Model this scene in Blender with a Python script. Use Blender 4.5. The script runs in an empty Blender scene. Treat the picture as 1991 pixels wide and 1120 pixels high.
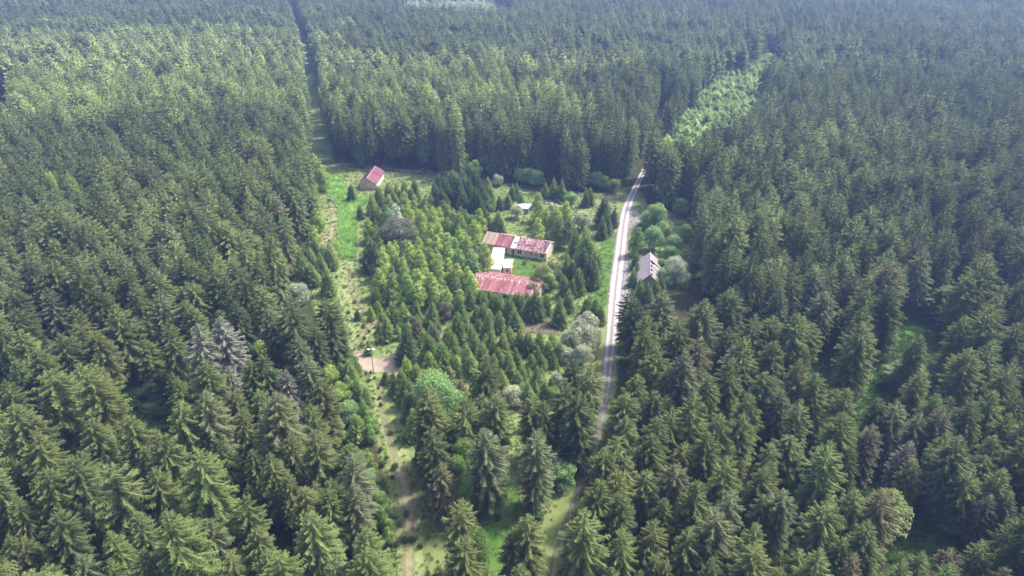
import bpy, math, random
import numpy as np
from mathutils import Vector, Matrix

# ---------------------------------------------------------------- camera, sky, sun, exposure
SC = bpy.context.scene
C = SC.collection
PITCH = math.radians(28.5); F = 1327.0; CAMH = 100.0
cd = bpy.data.cameras.new("camera"); cam = bpy.data.objects.new("camera", cd); C.objects.link(cam)
cd.sensor_width = 36.0; cd.lens = 36.0 * F / 1991.0; cd.clip_start = 0.5; cd.clip_end = 6000
cam.location = (0, 0, CAMH); cam.rotation_euler = (math.radians(90) - PITCH, 0, 0)
SC.camera = cam

SUN_EL = math.radians(55); SUN_AZ = math.radians(28)          # direction towards the sun, measured from +X
sdir = Vector((math.cos(SUN_EL) * math.cos(SUN_AZ), math.cos(SUN_EL) * math.sin(SUN_AZ), math.sin(SUN_EL)))
world = bpy.data.worlds.new("World"); SC.world = world; world.use_nodes = True
wn = world.node_tree; wn.nodes.clear()
sky = wn.nodes.new("ShaderNodeTexSky"); sky.sky_type = 'NISHITA'; sky.sun_disc = False
sky.sun_elevation = SUN_EL; sky.sun_rotation = math.atan2(sdir.x, sdir.y)
sky.dust_density = 5.0; sky.air_density = 0.9; sky.ozone_density = 0.5
bg = wn.nodes.new("ShaderNodeBackground"); bg.inputs[1].default_value = 0.13
wo = wn.nodes.new("ShaderNodeOutputWorld")
wn.links.new(sky.outputs[0], bg.inputs[0]); wn.links.new(bg.outputs[0], wo.inputs[0])
sl = bpy.data.lights.new("sun", 'SUN'); sl.energy = 3.2; sl.angle = math.radians(5); sl.color = (1.0, 0.94, 0.83)
so = bpy.data.objects.new("sun", sl); C.objects.link(so); so.rotation_euler = sdir.to_track_quat('Z', 'Y').to_euler()
SC.view_settings.view_transform = 'Standard'; SC.view_settings.look = 'None'
SC.view_settings.exposure = 1.12; SC.view_settings.gamma = 1.0
SC.cycles.max_bounces = 4; SC.cycles.diffuse_bounces = 2; SC.cycles.glossy_bounces = 1
SC.cycles.transmission_bounces = 2; SC.cycles.transparent_max_bounces = 6; SC.cycles.volume_bounces = 0
SC.cycles.use_denoising = True

rng = random.Random(7); nr = np.random.RandomState(11)

def W(x, y, z=0.0):
    "photograph pixel -> point at height z"
    u = (x - 995.5) / F; v = (560 - y) / F
    dy = math.cos(PITCH) + v * math.sin(PITCH); dz = -math.sin(PITCH) + v * math.cos(PITCH)
    t = (CAMH - z) / -dz
    return Vector((u * t, dy * t, z))
def project(p):
    d = p - Vector((0, 0, CAMH))
    zc = d.y * math.cos(PITCH) - d.z * math.sin(PITCH)
    yc = d.y * math.sin(PITCH) + d.z * math.cos(PITCH)
    return 995.5 + F * d.x / zc, 560 - F * yc / zc, zc
def poly_inside(P, poly):
    "vectorised point in polygon; P (n,2)"
    x, y = P[:, 0], P[:, 1]; ins = np.zeros(len(P), bool); n = len(poly)
    for i in range(n):
        x1, y1 = poly[i]; x2, y2 = poly[(i + 1) % n]
        if y1 == y2: continue
        c = ((y1 > y) != (y2 > y)) & (x < (x2 - x1) * (y - y1) / (y2 - y1) + x1)
        ins ^= c
    return ins
def poly_dist(P, poly, closed=True):
    d = np.full(len(P), 1e9); n = len(poly)
    for i in range(n if closed else n - 1):
        a = np.array(poly[i], float); b = np.array(poly[(i + 1) % n], float); ab = b - a
        t = np.clip(((P - a) @ ab) / max(ab @ ab, 1e-9), 0, 1)
        d = np.minimum(d, np.linalg.norm(P - (a + t[:, None] * ab), axis=1))
    return d
def wp(pts): return [tuple(W(x, y)[:2]) for x, y in pts]

# ---------------------------------------------------------------- materials
class NT:
    def __init__(s, name):
        s.m = bpy.data.materials.new(name); s.m.use_nodes = True; s.t = s.m.node_tree; s.t.nodes.clear()
        s.out = s.t.nodes.new("ShaderNodeOutputMaterial")
    def n(s, ty, **kw):
        nd = s.t.nodes.new(ty)
        for k, v in kw.items():
            if k.startswith("i_"):
                k2 = k[2:]; nd.inputs[int(k2) if k2.isdigit() else k2.replace("_", " ")].default_value = v
            else: setattr(nd, k, v)
        return nd
    def l(s, a, b): s.t.links.new(a, b)
    def noise(s, scale, detail=4, rough=0.6, vec=None):
        nd = s.n("ShaderNodeTexNoise"); nd.inputs["Scale"].default_value = scale
        nd.inputs["Detail"].default_value = detail; nd.inputs["Roughness"].default_value = rough
        if vec is None:
            vec = s.n("ShaderNodeNewGeometry").outputs["Position"]
        s.l(vec, nd.inputs["Vector"]); return nd.outputs["Fac"]
    def ramp(s, fac, stops):
        r = s.n("ShaderNodeValToRGB"); e = r.color_ramp.elements
        while len(e) < len(stops): e.new(0.5)
        for k, (p, c) in enumerate(stops):
            e[k].position = p; e[k].color = (*c, 1) if len(c) == 3 else c
        s.l(fac, r.inputs[0]); return r.outputs[0]
    def mix(s, fac, a, b, blend='MIX'):
        m = s.n("ShaderNodeMix", data_type='RGBA', blend_type=blend)
        for sock, v in ((m.inputs[0], fac), (m.inputs[6], a), (m.inputs[7], b)):
            if isinstance(v, (int, float)): sock.default_value = v
            elif isinstance(v, tuple): sock.default_value = (*v, 1)
            else: s.l(v, sock)
        return m.outputs[2]
    def math(s, op, a, b=0.0, c=0.0, clamp=False):
        m = s.n("ShaderNodeMath", operation=op, use_clamp=clamp)
        for sock, v in zip(m.inputs, (a, b, c)):
            if isinstance(v, (int, float)): sock.default_value = v
            else: s.l(v, sock)
        return m.outputs[0]
    def principled(s, col, rough=0.85, spec=0.2, bump=None, bstr=0.3, metal=0.0):
        p = s.n("ShaderNodeBsdfPrincipled"); p.inputs["Roughness"].default_value = rough
        p.inputs["Specular IOR Level"].default_value = spec; p.inputs["Metallic"].default_value = metal
        if isinstance(col, tuple): p.inputs["Base Color"].default_value = (*col, 1)
        else: s.l(col, p.inputs["Base Color"])
        if bump is not None:
            b = s.n("ShaderNodeBump"); b.inputs["Strength"].default_value = bstr; b.inputs["Distance"].default_value = 0.2
            s.l(bump, b.inputs["Height"]); s.l(b.outputs[0], p.inputs["Normal"])
        return p.outputs[0]
    def alpha_out(s, sh, fac):
        t = s.n("ShaderNodeBsdfTransparent"); m = s.n("ShaderNodeMixShader")
        s.l(fac, m.inputs[0]); s.l(t.outputs[0], m.inputs[1]); s.l(sh, m.inputs[2]); s.l(m.outputs[0], s.out.inputs[0])
    def surf(s, sh): s.l(sh, s.out.inputs[0])

def foliage(name, far=False, trans=0.25, lo=0.62, hi=1.35):
    "leaf colour = the tree's own tint, paler on this year's shoots (attribute 'tip')"
    k = NT(name)
    if far:
        a = k.n("ShaderNodeAttribute", attribute_type='INSTANCER', attribute_name='tint'); tint = a.outputs["Color"]
    else:
        tint = k.n("ShaderNodeObjectInfo").outputs["Color"]
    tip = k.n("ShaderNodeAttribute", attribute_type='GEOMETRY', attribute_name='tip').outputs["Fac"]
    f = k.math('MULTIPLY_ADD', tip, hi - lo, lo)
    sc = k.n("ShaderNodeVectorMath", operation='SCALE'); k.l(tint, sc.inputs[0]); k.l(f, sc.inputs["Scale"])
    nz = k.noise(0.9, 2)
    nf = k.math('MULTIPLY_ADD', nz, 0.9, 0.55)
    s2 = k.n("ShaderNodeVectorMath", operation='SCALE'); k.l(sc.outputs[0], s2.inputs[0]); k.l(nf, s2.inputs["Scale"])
    d = k.n("ShaderNodeBsdfDiffuse"); k.l(s2.outputs[0], d.inputs[0])
    t = k.n("ShaderNodeBsdfTranslucent"); k.l(s2.outputs[0], t.inputs[0])
    m = k.n("ShaderNodeMixShader"); m.inputs[0].default_value = trans
    k.l(d.outputs[0], m.inputs[1]); k.l(t.outputs[0], m.inputs[2]); k.surf(m.outputs[0])
    return k.m
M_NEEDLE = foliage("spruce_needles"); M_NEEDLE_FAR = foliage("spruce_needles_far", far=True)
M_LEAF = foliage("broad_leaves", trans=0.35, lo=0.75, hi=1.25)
def bark(name, a, b, scale=6):
    k = NT(name); tc = k.n("ShaderNodeTexCoord").outputs["Object"]
    mp = k.n("ShaderNodeMapping"); mp.inputs["Scale"].default_value = (scale, scale, scale * .25); k.l(tc, mp.inputs[0])
    c = k.ramp(k.noise(1.0, 5, vec=mp.outputs[0]), [(0.35, a), (0.65, b)]); k.surf(k.principled(c, 0.95)); return k.m
M_BARK = bark("spruce_bark", (0.06, 0.045, 0.04), (0.17, 0.14, 0.125))
M_BIRCH = bark("birch_bark", (0.10, 0.09, 0.08), (0.55, 0.53, 0.50), 3)

def soil(name, stops, edge=None, scale=0.5, fine=None, width=1.2):
    k = NT(name)
    n1 = k.noise(scale, 6, 0.7); col = k.ramp(n1, stops)
    n2 = k.noise(4.0, 3, 0.7)
    col = k.mix(0.35, col, k.mix(1.0, col, k.ramp(n2, [(0.3, (0.25,)*3), (0.7, (1,)*3)]), 'MULTIPLY'))
    if fine:
        v = k.n("ShaderNodeTexVoronoi"); v.inputs["Scale"].default_value = fine[0]
        k.l(k.n("ShaderNodeNewGeometry").outputs["Position"], v.inputs["Vector"])
        col = k.mix(k.ramp(v.outputs["Distance"], [(0.25, (0,)*3), (0.5, (fine[2],)*3)]), col, fine[1])
    sh = k.principled(col, 0.95, 0.1, bump=n2, bstr=0.5)
    if edge:
        e = k.n("ShaderNodeAttribute", attribute_type='GEOMETRY', attribute_name='edge').outputs["Fac"]
        a = k.math('MULTIPLY_ADD', k.noise(0.55, 5, 0.75), 2.4 * width, -1.2 * width)
        b = k.math('ADD', a, e); f = k.math('DIVIDE', b, width, clamp=True); k.alpha_out(sh, f)
    else: k.surf(sh)
    return k.m

M_FLOOR = soil("forest_floor", [(0.30, (0.025, 0.045, 0.012)), (0.47, (0.045, 0.06, 0.02)), (0.60, (0.065, 0.056, 0.030)), (0.8, (0.05, 0.085, 0.02))], scale=0.12)
M_CLEAR = soil("clearing_turf", [(0.30, (0.11, 0.20, 0.055)), (0.48, (0.20, 0.26, 0.09)), (0.62, (0.25, 0.28, 0.115)), (0.8, (0.15, 0.26, 0.07))], edge=True, scale=0.14)
M_TURF = soil("wet_turf", [(0.30, (0.05, 0.13, 0.022)), (0.5, (0.09, 0.19, 0.035)), (0.7, (0.15, 0.22, 0.06))], edge=True, scale=0.2)
M_RIDE = soil("ride_grass", [(0.30, (0.12, 0.22, 0.07)), (0.5, (0.20, 0.27, 0.10)), (0.7, (0.27, 0.28, 0.14))], edge=True, scale=0.2)
M_HERB = soil("herb_meadow", [(0.30, (0.05, 0.12, 0.035)), (0.5, (0.09, 0.19, 0.05)), (0.7, (0.15, 0.26, 0.08))], edge=True, scale=0.2, fine=(1.1, (0.02, 0.06, 0.02), 0.0))
M_CORR = soil("corridor_turf", [(0.30, (0.15, 0.24, 0.07)), (0.5, (0.25, 0.31, 0.12)), (0.7, (0.34, 0.35, 0.17))], edge=True, scale=0.25)
M_TAN = soil("dry_grass", [(0.30, (0.20, 0.20, 0.10)), (0.5, (0.30, 0.275, 0.16)), (0.7, (0.39, 0.345, 0.23))], edge=True, scale=0.3)
M_DIRT = soil("bare_earth", [(0.30, (0.27, 0.22, 0.16)), (0.5, (0.38, 0.32, 0.25)), (0.72, (0.46, 0.39, 0.32))], edge=True, scale=0.25)
M_DULL = soil("brown_track", [(0.30, (0.10, 0.10, 0.055)), (0.5, (0.17, 0.145, 0.10)), (0.7, (0.24, 0.20, 0.155))], edge=True, scale=0.25, width=1.6)

def flat(name, col, rough=0.8, spec=0.3, var=0.25, scale=1.5, metal=0.0):
    k = NT(name); n = k.noise(scale, 5, 0.7); lo = tuple(c * (1 - var) for c in col); hi = tuple(min(1, c * (1 + var)) for c in col)
    k.surf(k.principled(k.ramp(n, [(0.35, lo), (0.65, hi)]), rough, spec, metal=metal)); return k.m
def red_roof(name, red, pale, wear):
    k = NT(name); tc = k.n("ShaderNodeTexCoord").outputs["Object"]
    mp = k.n("ShaderNodeMapping"); mp.inputs["Scale"].default_value = (2.2, 0.35, 0.35); k.l(tc, mp.inputs[0])
    streak = k.noise(1.0, 5, 0.75, vec=mp.outputs[0])
    sx = k.n("ShaderNodeSeparateXYZ"); k.l(tc, sx.inputs[0]); wn_ = k.n("ShaderNodeTexWhiteNoise", noise_dimensions='1D'); k.l(k.math('FLOOR', k.math('MULTIPLY', sx.outputs[0], 1.8)), wn_.inputs["W"])
    f_ = k.math('ADD', k.math('MULTIPLY', wn_.outputs["Value"], .5), k.math('MULTIPLY', k.noise(0.5, 5, .75), .6))
    base = k.ramp(f_, [(0.2, tuple(c * .62 for c in red)), (0.5, red), (0.8, tuple(min(1, c * 1.1 + .07) for c in red))])
    col = k.mix(k.ramp(streak, [(wear, (0,)*3), (wear + 0.10, (0.85,)*3)]), base, pale)
    k.surf(k.principled(col, 0.55, 0.4)); return k.m
M_RED = red_roof("red_sheet_metal", (0.25, 0.08, 0.095), (0.56, 0.42, 0.42), 0.56)
M_RED_OLD = red_roof("weathered_red_sheet_metal", (0.22, 0.075, 0.10), (0.56, 0.44, 0.45), 0.48)
M_MAROON = red_roof("maroon_sheet_metal", (0.20, 0.055, 0.085), (0.42, 0.20, 0.26), 0.66)
M_RUST = flat("stripped_roof_boards", (0.28, 0.20, 0.15), 0.9, 0.1, 0.4, 3)
M_PALEPAINT = flat("flaked_white_paint", (0.74, 0.68, 0.70), 0.8, 0.2, 0.1)
M_PLASTER = flat("cream_plaster", (0.66, 0.58, 0.46), 0.9, 0.1, 0.18, 0.9)
M_PINKPL = flat("pink_plaster", (0.70, 0.50, 0.42), 0.9, 0.1, 0.14, 0.6)
M_CONC = flat("pale_concrete", (0.74, 0.72, 0.70), 0.9, 0.1, 0.14, 0.8)
M_CONCD = flat("grey_concrete", (0.34, 0.33, 0.32), 0.9, 0.1, 0.3, 1.2)
M_GREYROOF = flat("grey_corrugated_roof", (0.40, 0.36, 0.385), 0.7, 0.3, 0.22, 1.1)
M_WOOD = flat("weathered_timber", (0.20, 0.16, 0.13), 0.9, 0.1, 0.3, 3)
M_PALEWOOD = flat("bleached_timber", (0.60, 0.52, 0.44), 0.9, 0.1, 0.2, 3)
M_DARK = flat("dark_void", (0.015, 0.014, 0.016), 0.6, 0.3, 0.3)
M_FRAME = flat("white_window_frame", (0.7, 0.68, 0.62), 0.7, 0.3, 0.1)
M_STEEL = flat("galvanised_steel", (0.22, 0.20, 0.19), 0.6, 0.4, 0.2)
M_LAMP = flat("lamp_housing", (0.75, 0.75, 0.74), 0.4, 0.5, 0.05)
M_RUBBLE = flat("rubble_stone", (0.42, 0.40, 0.40), 0.95, 0.1, 0.45, 2)

# ---------------------------------------------------------------- object helpers
def mesh(name, V, Fc, mats=(), attrs=None, smooth=False):
    me = bpy.data.meshes.new(name); me.from_pydata([tuple(v) for v in V], [], [tuple(f) for f in Fc])
    for m in mats: me.materials.append(m)
    for an, vals in (attrs or {}).items():
        a = me.attributes.new(an, 'FLOAT', 'POINT'); a.data.foreach_set('value', np.asarray(vals, dtype=np.float32))
    if smooth: me.shade_smooth()
    return me
def ob(name, me, parent=None, loc=(0, 0, 0)):
    o = bpy.data.objects.new(name, me); C.objects.link(o)
    if parent: o.parent = parent
    o.location = loc; return o
def tag(o, label=None, cat=None, group=None, kind=None):
    if label: o["label"] = label
    if cat: o["category"] = cat
    if group: o["group"] = group
    if kind: o["kind"] = kind
    return o
def root(name, loc, rz=0.0, label=None, cat=None, group=None):
    o = bpy.data.objects.new(name, None); C.objects.link(o); o.location = loc; o.rotation_euler = (0, 0, rz)
    o.empty_display_size = 0.3; return tag(o, label, cat, group)
class MB:
    def __init__(s): s.v = []; s.f = []
    def box(s, x0, x1, y0, y1, z0, z1):
        b = len(s.v); s.v += [(x, y, z) for z in (z0, z1) for x, y in ((x0, y0), (x1, y0), (x1, y1), (x0, y1))]
        s.f += [(b, b+3, b+2, b+1), (b+4, b+5, b+6, b+7)] + [(b+i, b+(i+1) % 4, b+4+(i+1) % 4, b+4+i) for i in range(4)]
    def prism(s, pts, vec):
        "closed polygon extruded by vec"
        b = len(s.v); n = len(pts); vec = Vector(vec)
        s.v += [tuple(p) for p in pts] + [tuple(Vector(p) + vec) for p in pts]
        s.f += [tuple(range(b + n - 1, b - 1, -1)), tuple(range(b + n, b + 2 * n))] + [(b+i, b+(i+1) % n, b+n+(i+1) % n, b+n+i) for i in range(n)]
    def tube(s, pts, rads, n=7):
        b = len(s.v)
        for i, (p, r) in enumerate(zip(pts, rads)):
            p = Vector(p); q = Vector(pts[min(i+1, len(pts)-1)]) - Vector(pts[max(i-1, 0)])
            q.normalize(); a = q.orthogonal().normalized(); c = q.cross(a)
            for k in range(n):
                t = 2 * math.pi * k / n; s.v.append(tuple(p + (a * math.cos(t) + c * math.sin(t)) * r))
        for i in range(len(pts) - 1):
            for k in range(n):
                s.f.append((b+i*n+k, b+i*n+(k+1) % n, b+(i+1)*n+(k+1) % n, b+(i+1)*n+k))
        s.f += [tuple(range(b + n - 1, b - 1, -1)), tuple(b + (len(pts)-1)*n + k for k in range(n))]
    def build(s, name, mat, parent=None): return ob(name, mesh(name, s.v, s.f, [mat]), parent)

# ---------------------------------------------------------------- ground, clearings, road
g = MB(); g.box(-1600, 1600, -200, 2400, -0.5, 0.0)
tag(g.build("ground", M_FLOOR), "dark forest floor of moss, needles and earth under all the trees", kind="structure")

def patch(name, px, mat, z, res=0.8, label=None, world_pts=None):
    poly = world_pts or wp(px); A = np.array(poly); x0, y0 = A.min(0) - res; x1, y1 = A.max(0) + res
    xs = np.arange(x0, x1 + res, res); ys = np.arange(y0, y1 + res, res)
    X, Y = np.meshgrid(xs, ys); P = np.stack([X.ravel(), Y.ravel()], 1)
    ins = poly_inside(P, poly); d = poly_dist(P, poly); sd = np.where(ins, d, -d)
    keep = sd > -1.6; nx = len(xs); fs = []
    K = keep.reshape(X.shape)
    q = K[:-1, :-1] & K[1:, :-1] & K[:-1, 1:] & K[1:, 1:]
    I, J = np.nonzero(q); idx = -np.ones(len(P), int); used = np.zeros(len(P), bool)
    quads = np.stack([I*nx+J, I*nx+J+1, (I+1)*nx+J+1, (I+1)*nx+J], 1); used[quads.ravel()] = True
    idx[used] = np.arange(used.sum()); V = np.column_stack([P[used], np.full(used.sum(), z)])
    me = mesh(name, V.tolist(), idx[quads].tolist(), [mat], {"edge": sd[used]})
    return tag(ob(name, me), label, kind="structure")
def strip_poly(pts, widths):
    L = []; R = []
    P = [Vector((*q, 0)) for q in pts]
    for i, p in enumerate(P):
        d = (P[min(i+1, len(P)-1)] - P[max(i-1, 0)]).normalized(); n = Vector((-d.y, d.x, 0)); w = widths[i] / 2
        L.append(tuple((p + n * w)[:2])); R.append(tuple((p - n * w)[:2]))
    return L + R[::-1]

CLEAR = [(604,330),(650,320),(720,330),(850,340),(930,352),(1040,362),(1130,374),(1228,374),(1250,370),(1262,400),(1330,418),(1348,430),(1350,480),(1345,560),(1235,590),(1208,620),(1203,760),(1172,860),(1122,1000),(1088,1120),(1075,1240),(760,1240),(770,1100),(748,950),(722,840),(705,760),(650,700),(615,640),(600,560),(590,500),(612,470),(622,440),(612,380)]
TRACK = [(604,335),(598,250),(594,185),(576,90),(549,0),(540,-60),(550,-60),(563,0),(601,90),(629,185),(643,260),(658,330)]
patch("clearing", CLEAR, M_CLEAR, 0.03, 1.0, "grassy clearing among the spruces")
patch("grass_ride", TRACK, M_RIDE, 0.05, 1.6, "straight grass ride cut between the two far stands")
patch("herb_meadow", [(628,340),(650,335),(672,340),(668,360),(690,383),(720,385),(700,405),(690,420),(694,505),(664,508),(650,480),(656,440),(650,400),(640,385),(620,372)], M_HERB, 0.07, 0.7, "bright green herb meadow")
patch("courtyard_grass", [(982,495),(1064,508),(1062,535),(1040,545),(975,530)], M_TURF, 0.07, 0.6, "grass courtyard between the two long red roofs")
patch("roadside_grass", [(1170,455),(1204,455),(1195,540),(1180,600),(1150,590),(1140,560),(1160,520)], M_TURF, 0.06, 0.7, "green verge left of the gravel road")
patch("roadside_grass", [(1225,450),(1260,440),(1250,480),(1235,540),(1226,540)], M_TURF, 0.06, 0.7, "green verge right of the gravel road")
patch("glade_grass", [(905,990),(960,930),(1010,940),(1010,1120),(900,1120)], M_TURF, 0.06, 0.7, "dark green grass glade below the big grey spruce")
for q_ in ([(1645,815),(1660,740),(1700,680),(1770,595),(1880,605),(1870,720),(1790,790),(1720,830)], [(1735,1080),(1770,985),(1870,980),(1880,1060),(1820,1110)], [(1540,700),(1570,655),(1640,660),(1630,745),(1570,760)]): patch("glade_grass", q_, M_TURF, 0.05, 0.9, "green grass in a gap of the forest right of the road")
patch("brown_grass", [(965,628),(1000,612),(1098,618),(1100,655),(1040,652),(972,646)], M_DULL, 0.065, 0.7, "brown grass strip below the lower red roof")
patch("brown_grass", [(835,398),(930,410),(935,422),(850,412)], M_DULL, 0.065, 0.7, "brown strip behind the birches")
patch("bare_patch", [(662,692),(700,682),(740,695),(780,682),(814,684),(820,702),(795,722),(755,728),(705,728),(690,706)], M_DIRT, 0.08, 0.5, "bare earth patch round the lamp post")
patch("footpath", None, M_TAN, 0.09, 0.5, "pale dry footpath along the herb meadow", world_pts=strip_poly(wp([(628,362),(641,378),(646,405),(654,432),(648,452),(628,470),(612,482)]), [2, 3, 3.4, 4.5, 5, 5, 3]))
patch("footpath", None, M_TAN, 0.09, 0.5, "worn yellow track winding from the foreground to the bare patch", world_pts=strip_poly(wp([(790,1190),(795,1120),(795,1040),(798,985),(788,950),(765,880),(748,820),(740,770),(735,735)]), [3, 3, 2.8, 4.0, 3.4, 2, 2, 2, 2.5]))
patch("footpath", None, M_TAN, 0.09, 0.5, "yellow trodden grass between bare patch and herb meadow", world_pts=strip_poly(wp([(690,690),(705,650),(735,622),(705,600),(682,560),(680,520)]), [2, 2.4, 3.4, 2.6, 2.4, 2]))
patch("corridor_grass", [(660,485),(700,480),(704,520),(700,560),(712,600),(745,625),(735,660),(720,684),(690,690),(676,650),(662,610),(648,565),(650,520)], M_CORR, 0.06, 0.7, "yellow-green rough grass between herb meadow and bare earth")
patch("corridor_grass", [(700,715),(790,722),(785,770),(800,860),(815,940),(830,1020),(842,1190),(768,1190),(765,1040),(758,930),(738,860),(720,790)], M_CORR, 0.06, 0.7, "yellow-green rough grass along the worn track in the foreground")
patch("brown_track", None, M_DULL, 0.085, 0.7, "brown cross track along the foot of the far stand", world_pts=strip_poly(wp([(625,316),(700,322),(780,331),(870,341),(1000,361),(1130,378),(1215,390)]), [4, 7, 6, 6, 6, 5, 5]))
patch("brown_track", None, M_DULL, 0.085, 0.7, "faint brown track left of the gravel road", world_pts=strip_poly(wp([(1100,452),(1140,450),(1165,468),(1200,455)]), [3, 3, 3, 4]))

# gravel road, built as a ribbon with worn wheel tracks (uv: across, along)
ROADPX = [(1050,1190),(1066,1120),(1102,1010),(1150,880),(1172,790),(1184,700),(1190,640),(1197,560),(1206,490),(1212,440),(1219,405),(1232,374),(1248,340),(1262,310),(1276,270),(1288,235),(1302,205)]
ROADW = [1.1, 1.1, 1.3, 1.9, 2.5, 3.0, 3.5, 4.4, 4.6, 4.4, 4.0, 3.4, 2.8, 2.4, 2.4, 2.4, 2.4]
def road():
    pts = wp(ROADPX); P = []; Wd = []
    for i in range(len(pts) - 1):
        for k in range(12):
            t = k / 12; p0 = pts[max(i-1, 0)]; p1 = pts[i]; p2 = pts[i+1]; p3 = pts[min(i+2, len(pts)-1)]
            P.append(tuple(0.5 * ((2*b) + (c-a)*t + (2*a-5*b+4*c-d)*t*t + (3*b-a-3*c+d)*t**3) for a, b, c, d in zip(p0, p1, p2, p3)))
            Wd.append(ROADW[i] * (1-t) + ROADW[i+1] * t)
    V = []; U = []; E = []; n = 9
    for i, p in enumerate(P):
        a = P[max(i-1, 0)]; b = P[min(i+1, len(P)-1)]; d = Vector((b[0]-a[0], b[1]-a[1])).normalized(); nn = Vector((-d.y, d.x))
        for k in range(n):
            s = (k / (n-1) - 0.5); q = Vector(p) - nn * s * Wd[i] * 1.12
            crown = 0.11 + 0.06 * (1 - (2*s)**2); V.append((q.x, q.y, crown)); U.append(s * Wd[i] * 1.12); E.append((0.5 - abs(s)) * Wd[i] * 1.12)
    Fc = [(i*n+k, i*n+k+1, (i+1)*n+k+1, (i+1)*n+k) for i in range(len(P)-1) for k in range(n-1)]
    k = NT("gravel"); ua = k.n("ShaderNodeAttribute", attribute_type='GEOMETRY', attribute_name='across').outputs["Fac"]
    tr = k.math('ABSOLUTE', k.math('SUBTRACT', k.math('ABSOLUTE', ua), 0.95))
    wob = k.math('MULTIPLY_ADD', k.noise(0.6, 3), 0.8, -0.4)
    wear = k.ramp(k.math('ADD', tr, wob), [(0.25, (1,)*3), (0.75, (0,)*3)])
    base = k.ramp(k.noise(0.9, 6, 0.75), [(0.3, (0.18, 0.165, 0.175)), (0.55, (0.29, 0.265, 0.28)), (0.75, (0.38, 0.345, 0.36))])
    col = k.mix(wear, base, (0.47, 0.44, 0.465))
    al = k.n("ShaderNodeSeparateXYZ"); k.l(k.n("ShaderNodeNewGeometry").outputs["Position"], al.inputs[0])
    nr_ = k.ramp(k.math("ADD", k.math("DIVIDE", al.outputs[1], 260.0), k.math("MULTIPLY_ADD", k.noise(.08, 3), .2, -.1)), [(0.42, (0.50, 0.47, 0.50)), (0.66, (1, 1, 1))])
    col = k.mix(1.0, col, nr_, "MULTIPLY")  # near stretch darker: tree shade and grass-grown gravel both painted into the colour
    strip_ = k.ramp(k.math("ADD", k.math("ABSOLUTE", ua), k.math("MULTIPLY", k.noise(1.4, 4, .75), .7)), [(0.45, (.55,)*3), (0.62, (0,)*3)])
    col = k.mix(strip_, col, (0.20, 0.21, 0.12))
    sh = k.principled(col, 0.95, 0.1, bump=k.noise(3, 4), bstr=0.4)
    e = k.n("ShaderNodeAttribute", attribute_type='GEOMETRY', attribute_name='edge').outputs["Fac"]
    f = k.math('DIVIDE', k.math('ADD', e, k.math('MULTIPLY_ADD', k.noise(0.7, 5, 0.75), 2.4, -1.4)), 0.6, clamp=True)
    k.alpha_out(sh, f)
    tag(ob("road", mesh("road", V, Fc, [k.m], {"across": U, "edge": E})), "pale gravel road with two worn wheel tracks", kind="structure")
    return P
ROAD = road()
patch("road_fork", None, M_DULL, 0.10, 0.6, "earth spur forking off the gravel road to the right", world_pts=strip_poly(wp([(1215,432),(1245,428),(1290,426),(1345,424)]), [9, 5, 4, 4]))

M_SHOULDER = soil("gravel_shoulder", [(0.30, (0.22, 0.20, 0.21)), (0.5, (0.31, 0.28, 0.30)), (0.72, (0.40, 0.36, 0.38))], edge=True, scale=0.3)
patch("road_junction", [(1208,398),(1232,404),(1262,420),(1268,434),(1232,444),(1218,462),(1204,462)], M_SHOULDER, 0.11, 0.5, "bare gravel junction spreading right of the road")
patch("road_shoulder", [(1212,470),(1224,480),(1232,540),(1228,600),(1205,640),(1196,600)], M_SHOULDER, 0.105, 0.5, "lilac grey gravel shoulder right of the road")
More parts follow.
